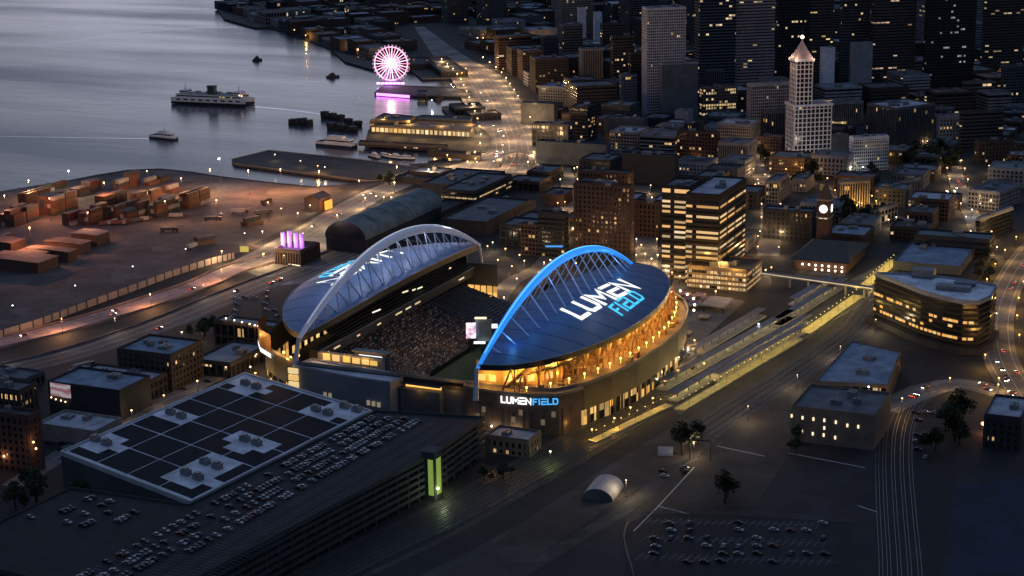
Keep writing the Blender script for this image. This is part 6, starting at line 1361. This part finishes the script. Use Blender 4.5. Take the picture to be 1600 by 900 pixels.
def lot(px0, px1, nx, ny, fill_, lab, group, ang=None, z=.12):
    a, b = G(*px0), G(*px1)
    for j in range(ny):
        for i in range(nx):
            if rc.random() > fill_: continue
            px, py = px0[0]+(px1[0]-px0[0])*(i+.5)/nx, px0[1]+(px1[1]-px0[1])*(j+.5)/ny
            car(G(px+rc.uniform(-3, 3), py+rc.uniform(-1, 1))+Vector((0, 0, z)), R_(A0+90*(rc.random() < .2))+rc.uniform(-.1, .1), lab, group)
lot((1010, 812), (1300, 885), 11, 6, .5, 'in the dark car park at the bottom right', 'cars in the dark car park')
lot((1425, 640), (1470, 720), 3, 7, .55, 'beside the curving rails at the right', 'cars beside the curving rails')
lot((1030, 728), (1080, 748), 3, 3, .5, 'in the yard beside the painted lines', 'cars in the yard')
lot((340, 325), (430, 345), 5, 3, .4, 'on the port yard near the small containers', 'cars on the port yard'); lot((95, 610), (150, 640), 3, 3, .4, 'on the grey lot behind the picture board', 'cars behind the picture board')
lot((70, 668), (140, 720), 4, 5, .5, 'on the street left of the solar roof', 'cars left of the solar roof'); lot((245, 615), (330, 590), 5, 2, .5, 'on the street behind the solar roof', 'cars behind the solar roof')
lot((360, 452), (440, 500), 5, 5, .4, 'on the grey lot left of the white arch', 'cars left of the white arch')
for ln, n, w_, lab in ((RD['avenue'], 26, 6, 'driving on the golden avenue at the right edge'), (wf[:36], 34, 16, 'driving on the wide lit waterfront road'), (RD['waterfront_south'], 10, 9, 'driving on the pale road left of the white arch'), (RD['avenue_bend'], 7, 5, 'driving on the street bend at the right'), (RD['old_street_d'], 8, 4, 'driving on the street by the white railed deck'), (RD['rail_road'], 5, 8, 'driving on the grey road'), (RD['bus_road'], 5, 8, 'driving on the reddish port road')):
    for k in range(n):
        i = rc.randrange(len(ln)-1); a, b = ln[i], ln[i+1]; t_ = (b-a).normalized(); nn = Vector((-t_.y, t_.x, 0)); s_ = rc.choice((-1, 1)); p = a.lerp(b, rc.random())+nn*(-s_*rc.uniform(.25, 1)*w_)+Vector((0, 0, .2))
        car(p, math.atan2(t_.y, t_.x)+(math.pi if s_ < 0 else 0), lab, 'cars on the lit streets', lit=True)
bp_ = M('bay_paint', (.3, .3, .3), .7)
for (x0, y0), (x1, y1), n in (((1012, 815), (1290, 822), 24), ((1006, 842), (1300, 850), 24), ((998, 870), (1306, 880), 24)):
    mb = MB(); a, b = G(x0, y0), G(x1, y1)
    for k in range(n):
        p = a.lerp(b, k/n); mb.face([(p.x, p.y-4, .09), (p.x+.18, p.y-4, .09), (p.x+.18, p.y+6, .09), (p.x, p.y+6, .09)])
    mb.face([(a.x, a.y+1, .1), (b.x, b.y+1, .1), (b.x, b.y+1.18, .1), (a.x, a.y+1.18, .1)]); o = mb.build('bay_marking', bp_); o['kind'] = 'structure'
def fence(px, lab, h=2.6):
    ln = smooth_line(px, 5); t = thing('fence', lab, 'fence', ln[len(ln)//2], 'fences of the yard'); mb = MB()
    for a, b in zip(ln, ln[1:]):
        for z_ in (.3, h*.5, h): mb.tube(a+Vector((0, 0, z_)), b+Vector((0, 0, z_)), .09, n=4, caps=False)
        for k in range(3): mb.tube(a.lerp(b, k/3), a.lerp(b, k/3)+Vector((0, 0, h+.1)), .12, n=4)
    mb.build('rail_panel', M('fence_metal', (.16, .16, .16), .5, .4), t)
fence([(990, 905), (1004, 806), (1340, 818)], 'grey fence round the bottom right car park'); fence([(1090, 715), (1210, 602), (1262, 560)], 'grey fence along the yard left of the beige depot'); fence([(700, 830), (860, 752), (980, 680)], 'grey fence between the garage road and the tracks')
# ================================================================== TREES
leaf = [M('leaf_dark', (.016, .024, .012), .8, 0, .5, .6), M('leaf_mid', (.03, .042, .018), .8, 0, .5, .6), M('leaf_light', (.05, .06, .028), .8, 0, .4, .6)]; bark = M('bark', (.035, .028, .022), .9)
def tree_meshes(seed, h, r):
    g = random.Random(seed); tb = MB().tube((0, 0, 0), (g.uniform(-.3, .3), g.uniform(-.3, .3), h*.5), h*.035, h*.02, 7); cl = []
    for k in range(9):
        a = k*2.4+g.uniform(-.4, .4); e = g.uniform(.35, 1); q = Vector((math.cos(a)*r*.62*e, math.sin(a)*r*.62*e, h*(.42+.4*(1-e*.7)*g.uniform(.7, 1.1)))); tb.tube((0, 0, h*g.uniform(.28, .48)), q, h*.014, h*.005, 5); cl.append((q, r*g.uniform(.34, .52)))
    cl.append((Vector((0, 0, h*.86)), r*.45)); cb = MB()
    for c, cr in cl:
        for k in range(70):
            v = Vector((g.gauss(0, 1), g.gauss(0, 1), g.gauss(0, .8))).normalized()*cr*(g.random()**.35)*g.uniform(.8, 1.15); p = c+v; s_ = g.uniform(.5, 1.0)*r*.17
            x = Vector((g.gauss(0, 1), g.gauss(0, 1), g.gauss(0, 1))).normalized(); y = x.orthogonal().normalized(); cb.face([p-x*s_, p-y*s_*.7, p+x*s_, p+y*s_*.7], 0 if v.z < -.1*cr else g.choice((0, 1, 1, 2)))
    return tb.mesh('trunk', bark), cb.mesh('crown', leaf)
TR = [tree_meshes(s_, h, r) for s_, h, r in ((1, 13, 5.2), (2, 16, 6), (3, 10, 4.6))]; rt = random.Random(6)
def tree(px, py, lab, group, P=None, sc=1.):
    P = P or G(px, py); a = TR[rt.randrange(3)]; t = thing('tree', lab, 'tree', P, group)
    for m_, n_ in zip(a, ('trunk', 'crown')): o = bpy.data.objects.new(n_, m_); COL.objects.link(o); o.parent = t
    t.rotation_euler = (0, 0, rt.uniform(0, 6.28)); s_ = sc*rt.uniform(.8, 1.25); t.scale = (s_, s_, s_*rt.uniform(.9, 1.1))
for x0, x1, y0, y1, n, lab, grp, sc in ((1412, 1502, 244, 272, 22, 'dark leafy tree in the park below the wide civic block', 'park trees', 1.5), (1240, 1282, 278, 292, 6, 'dark tree in the small square under the pointed white tower', 'square trees', 1.2), (1316, 1398, 338, 356, 11, 'dark tree in front of the gold washed stone block', 'trees at the washed block', 1.15), (1346, 1374, 272, 290, 4, 'dark tree below the white windowed block', 'trees below the white block', 1.2),
                                        (846, 886, 178, 196, 4, 'dark tree beside the lit road blocks', 'trees by the lit road', 1.3), (20, 190, 762, 800, 16, 'dark tree below the solar roof at the left', 'trees below the solar roof', 1.0), (1440, 1500, 655, 705, 10, 'dark tree right of the curving rails', 'trees right of the rails', 1.2), (1524, 1552, 402, 450, 7, 'street tree under the avenue lamps', 'trees of the avenue', .8), (752, 800, 742, 752, 5, 'low tree by the white roofed entry', 'trees by the entry', .6),
                                        (1058, 1090, 690, 712, 4, 'dark tree in the yard by the signal gantry', 'trees of the yard', 1.3), (1130, 1150, 770, 790, 3, 'dark tree at the car park edge', 'trees at the car park', 1.1), (1040, 1095, 555, 585, 8, 'small tree on the plaza along the stadium', 'plaza trees', .55), (270, 345, 518, 532, 6, 'dark tree behind the pale roofed store', 'trees behind the store', .9), (590, 612, 284, 290, 4, 'tree on the shore by the bare pier', 'trees by the bare pier', .8), (1180, 1200, 248, 262, 3, 'dark round tree beside the pale stone block', 'trees by the stone block', 1.2), (1232, 1246, 690, 712, 3, 'shrubby tree at the corner of the beige depot', 'trees by the depot', .7)):
    for k in range(n): tree(rt.uniform(x0, x1), rt.uniform(y0, y1), lab, grp, sc=sc)
# ================================================================== STALLS AND TENTS ON THE PLAZA
def stall(P, col, lab, group, w=9, d=6, ang=A0):
    a = R_(ang); ux = Vector((math.cos(a), math.sin(a), 0)); uy = Vector((-ux.y, ux.x, 0)); t = thing('market_stall', lab, 'stall', P, group); z = Vector((0, 0, 3)); ap = [P+ux*i*w*.32+z+Vector((0, 0, 1.6)) for i in (-1, 1)]; q = [P+ux*sx*w/2+uy*sy*d/2+z for sx, sy in ((-1, -1), (1, -1), (1, 1), (-1, 1))]
    MB().face([q[0], q[1], ap[1], ap[0]]).face([q[1], q[2], ap[1]]).face([q[2], q[3], ap[0], ap[1]]).face([q[3], q[0], ap[0]]).face(q[::-1]).build('awning', M('awning_'+col, dict(pink=(.4, .22, .24), white=(.42, .4, .4), cream=(.45, .36, .25))[col], .7), t)
    for p in q: MB().tube((p.x*.98+P.x*.02, p.y*.98+P.y*.02, 0), p*.98+P*.02, .12, n=5).build('post', dk, t)
    MB().box(P, ux*w*.7, uy*d*.4, (0, 0, 1.2)).build('counter', M('stall_counter', (.12, .08, .06), .7), t)
for k in range(9): stall(G(1046+k*8, 462+(k % 3)*6+k*.6), 'pink', 'pink awning stall in the row below the golden slabs', 'pink awning stalls')
for k in range(5): stall(G(1050+k*12, 482), 'white', 'pale awning stall in front of the pink stalls', 'pale awning stalls', 7, 6)
for x, y, lab in ((1080, 548, 'cream tent alone on the plaza beside the stadium'), (1072, 525, 'grey white tent nearer the stadium roof tip'), (1100, 500, 'pale tent left of the flat white canopy')): stall(G(x, y), 'cream', lab, None, 8, 8)
t = thing('canopy', 'flat white square canopy on the plaza before the golden slabs', 'canopy', G(1122, 484)); q = ccw([tuple(G(x, y, 6)[:2]) for x, y in ((1096, 475), (1132, 480), (1146, 467), (1112, 463))])
MB().prism(q, 5, 6.6, bot=True).build('roof', M('canopy_white', (.42, .38, .4), .6), t)
for p in offs(q, -1.5): MB().tube((p[0], p[1], 0), (p[0], p[1], 5), .4).build('post', dk, t)
sg_ = thing('lit_sign', 'square orange lit sign on the plaza between the arches', 'sign', G(761, 484)); a, b = G(754, 482), G(768, 484); MB().box((a+b)/2+Vector((0, 0, 1)), b-a, Vector((-.3, .5, 0)), (0, 0, 10)).build('panel', EM('sign_amber', (1, .62, .12), .9), sg_); MB().box((a+b)/2+Vector((0, .6, 0)), b-a, Vector((-.3, .5, 0)), (0, 0, 11.5)).build('sign_frame', dk, sg_)
print('containers', ncont, 'cars', ncar, 'lights', len(bpy.data.lights))
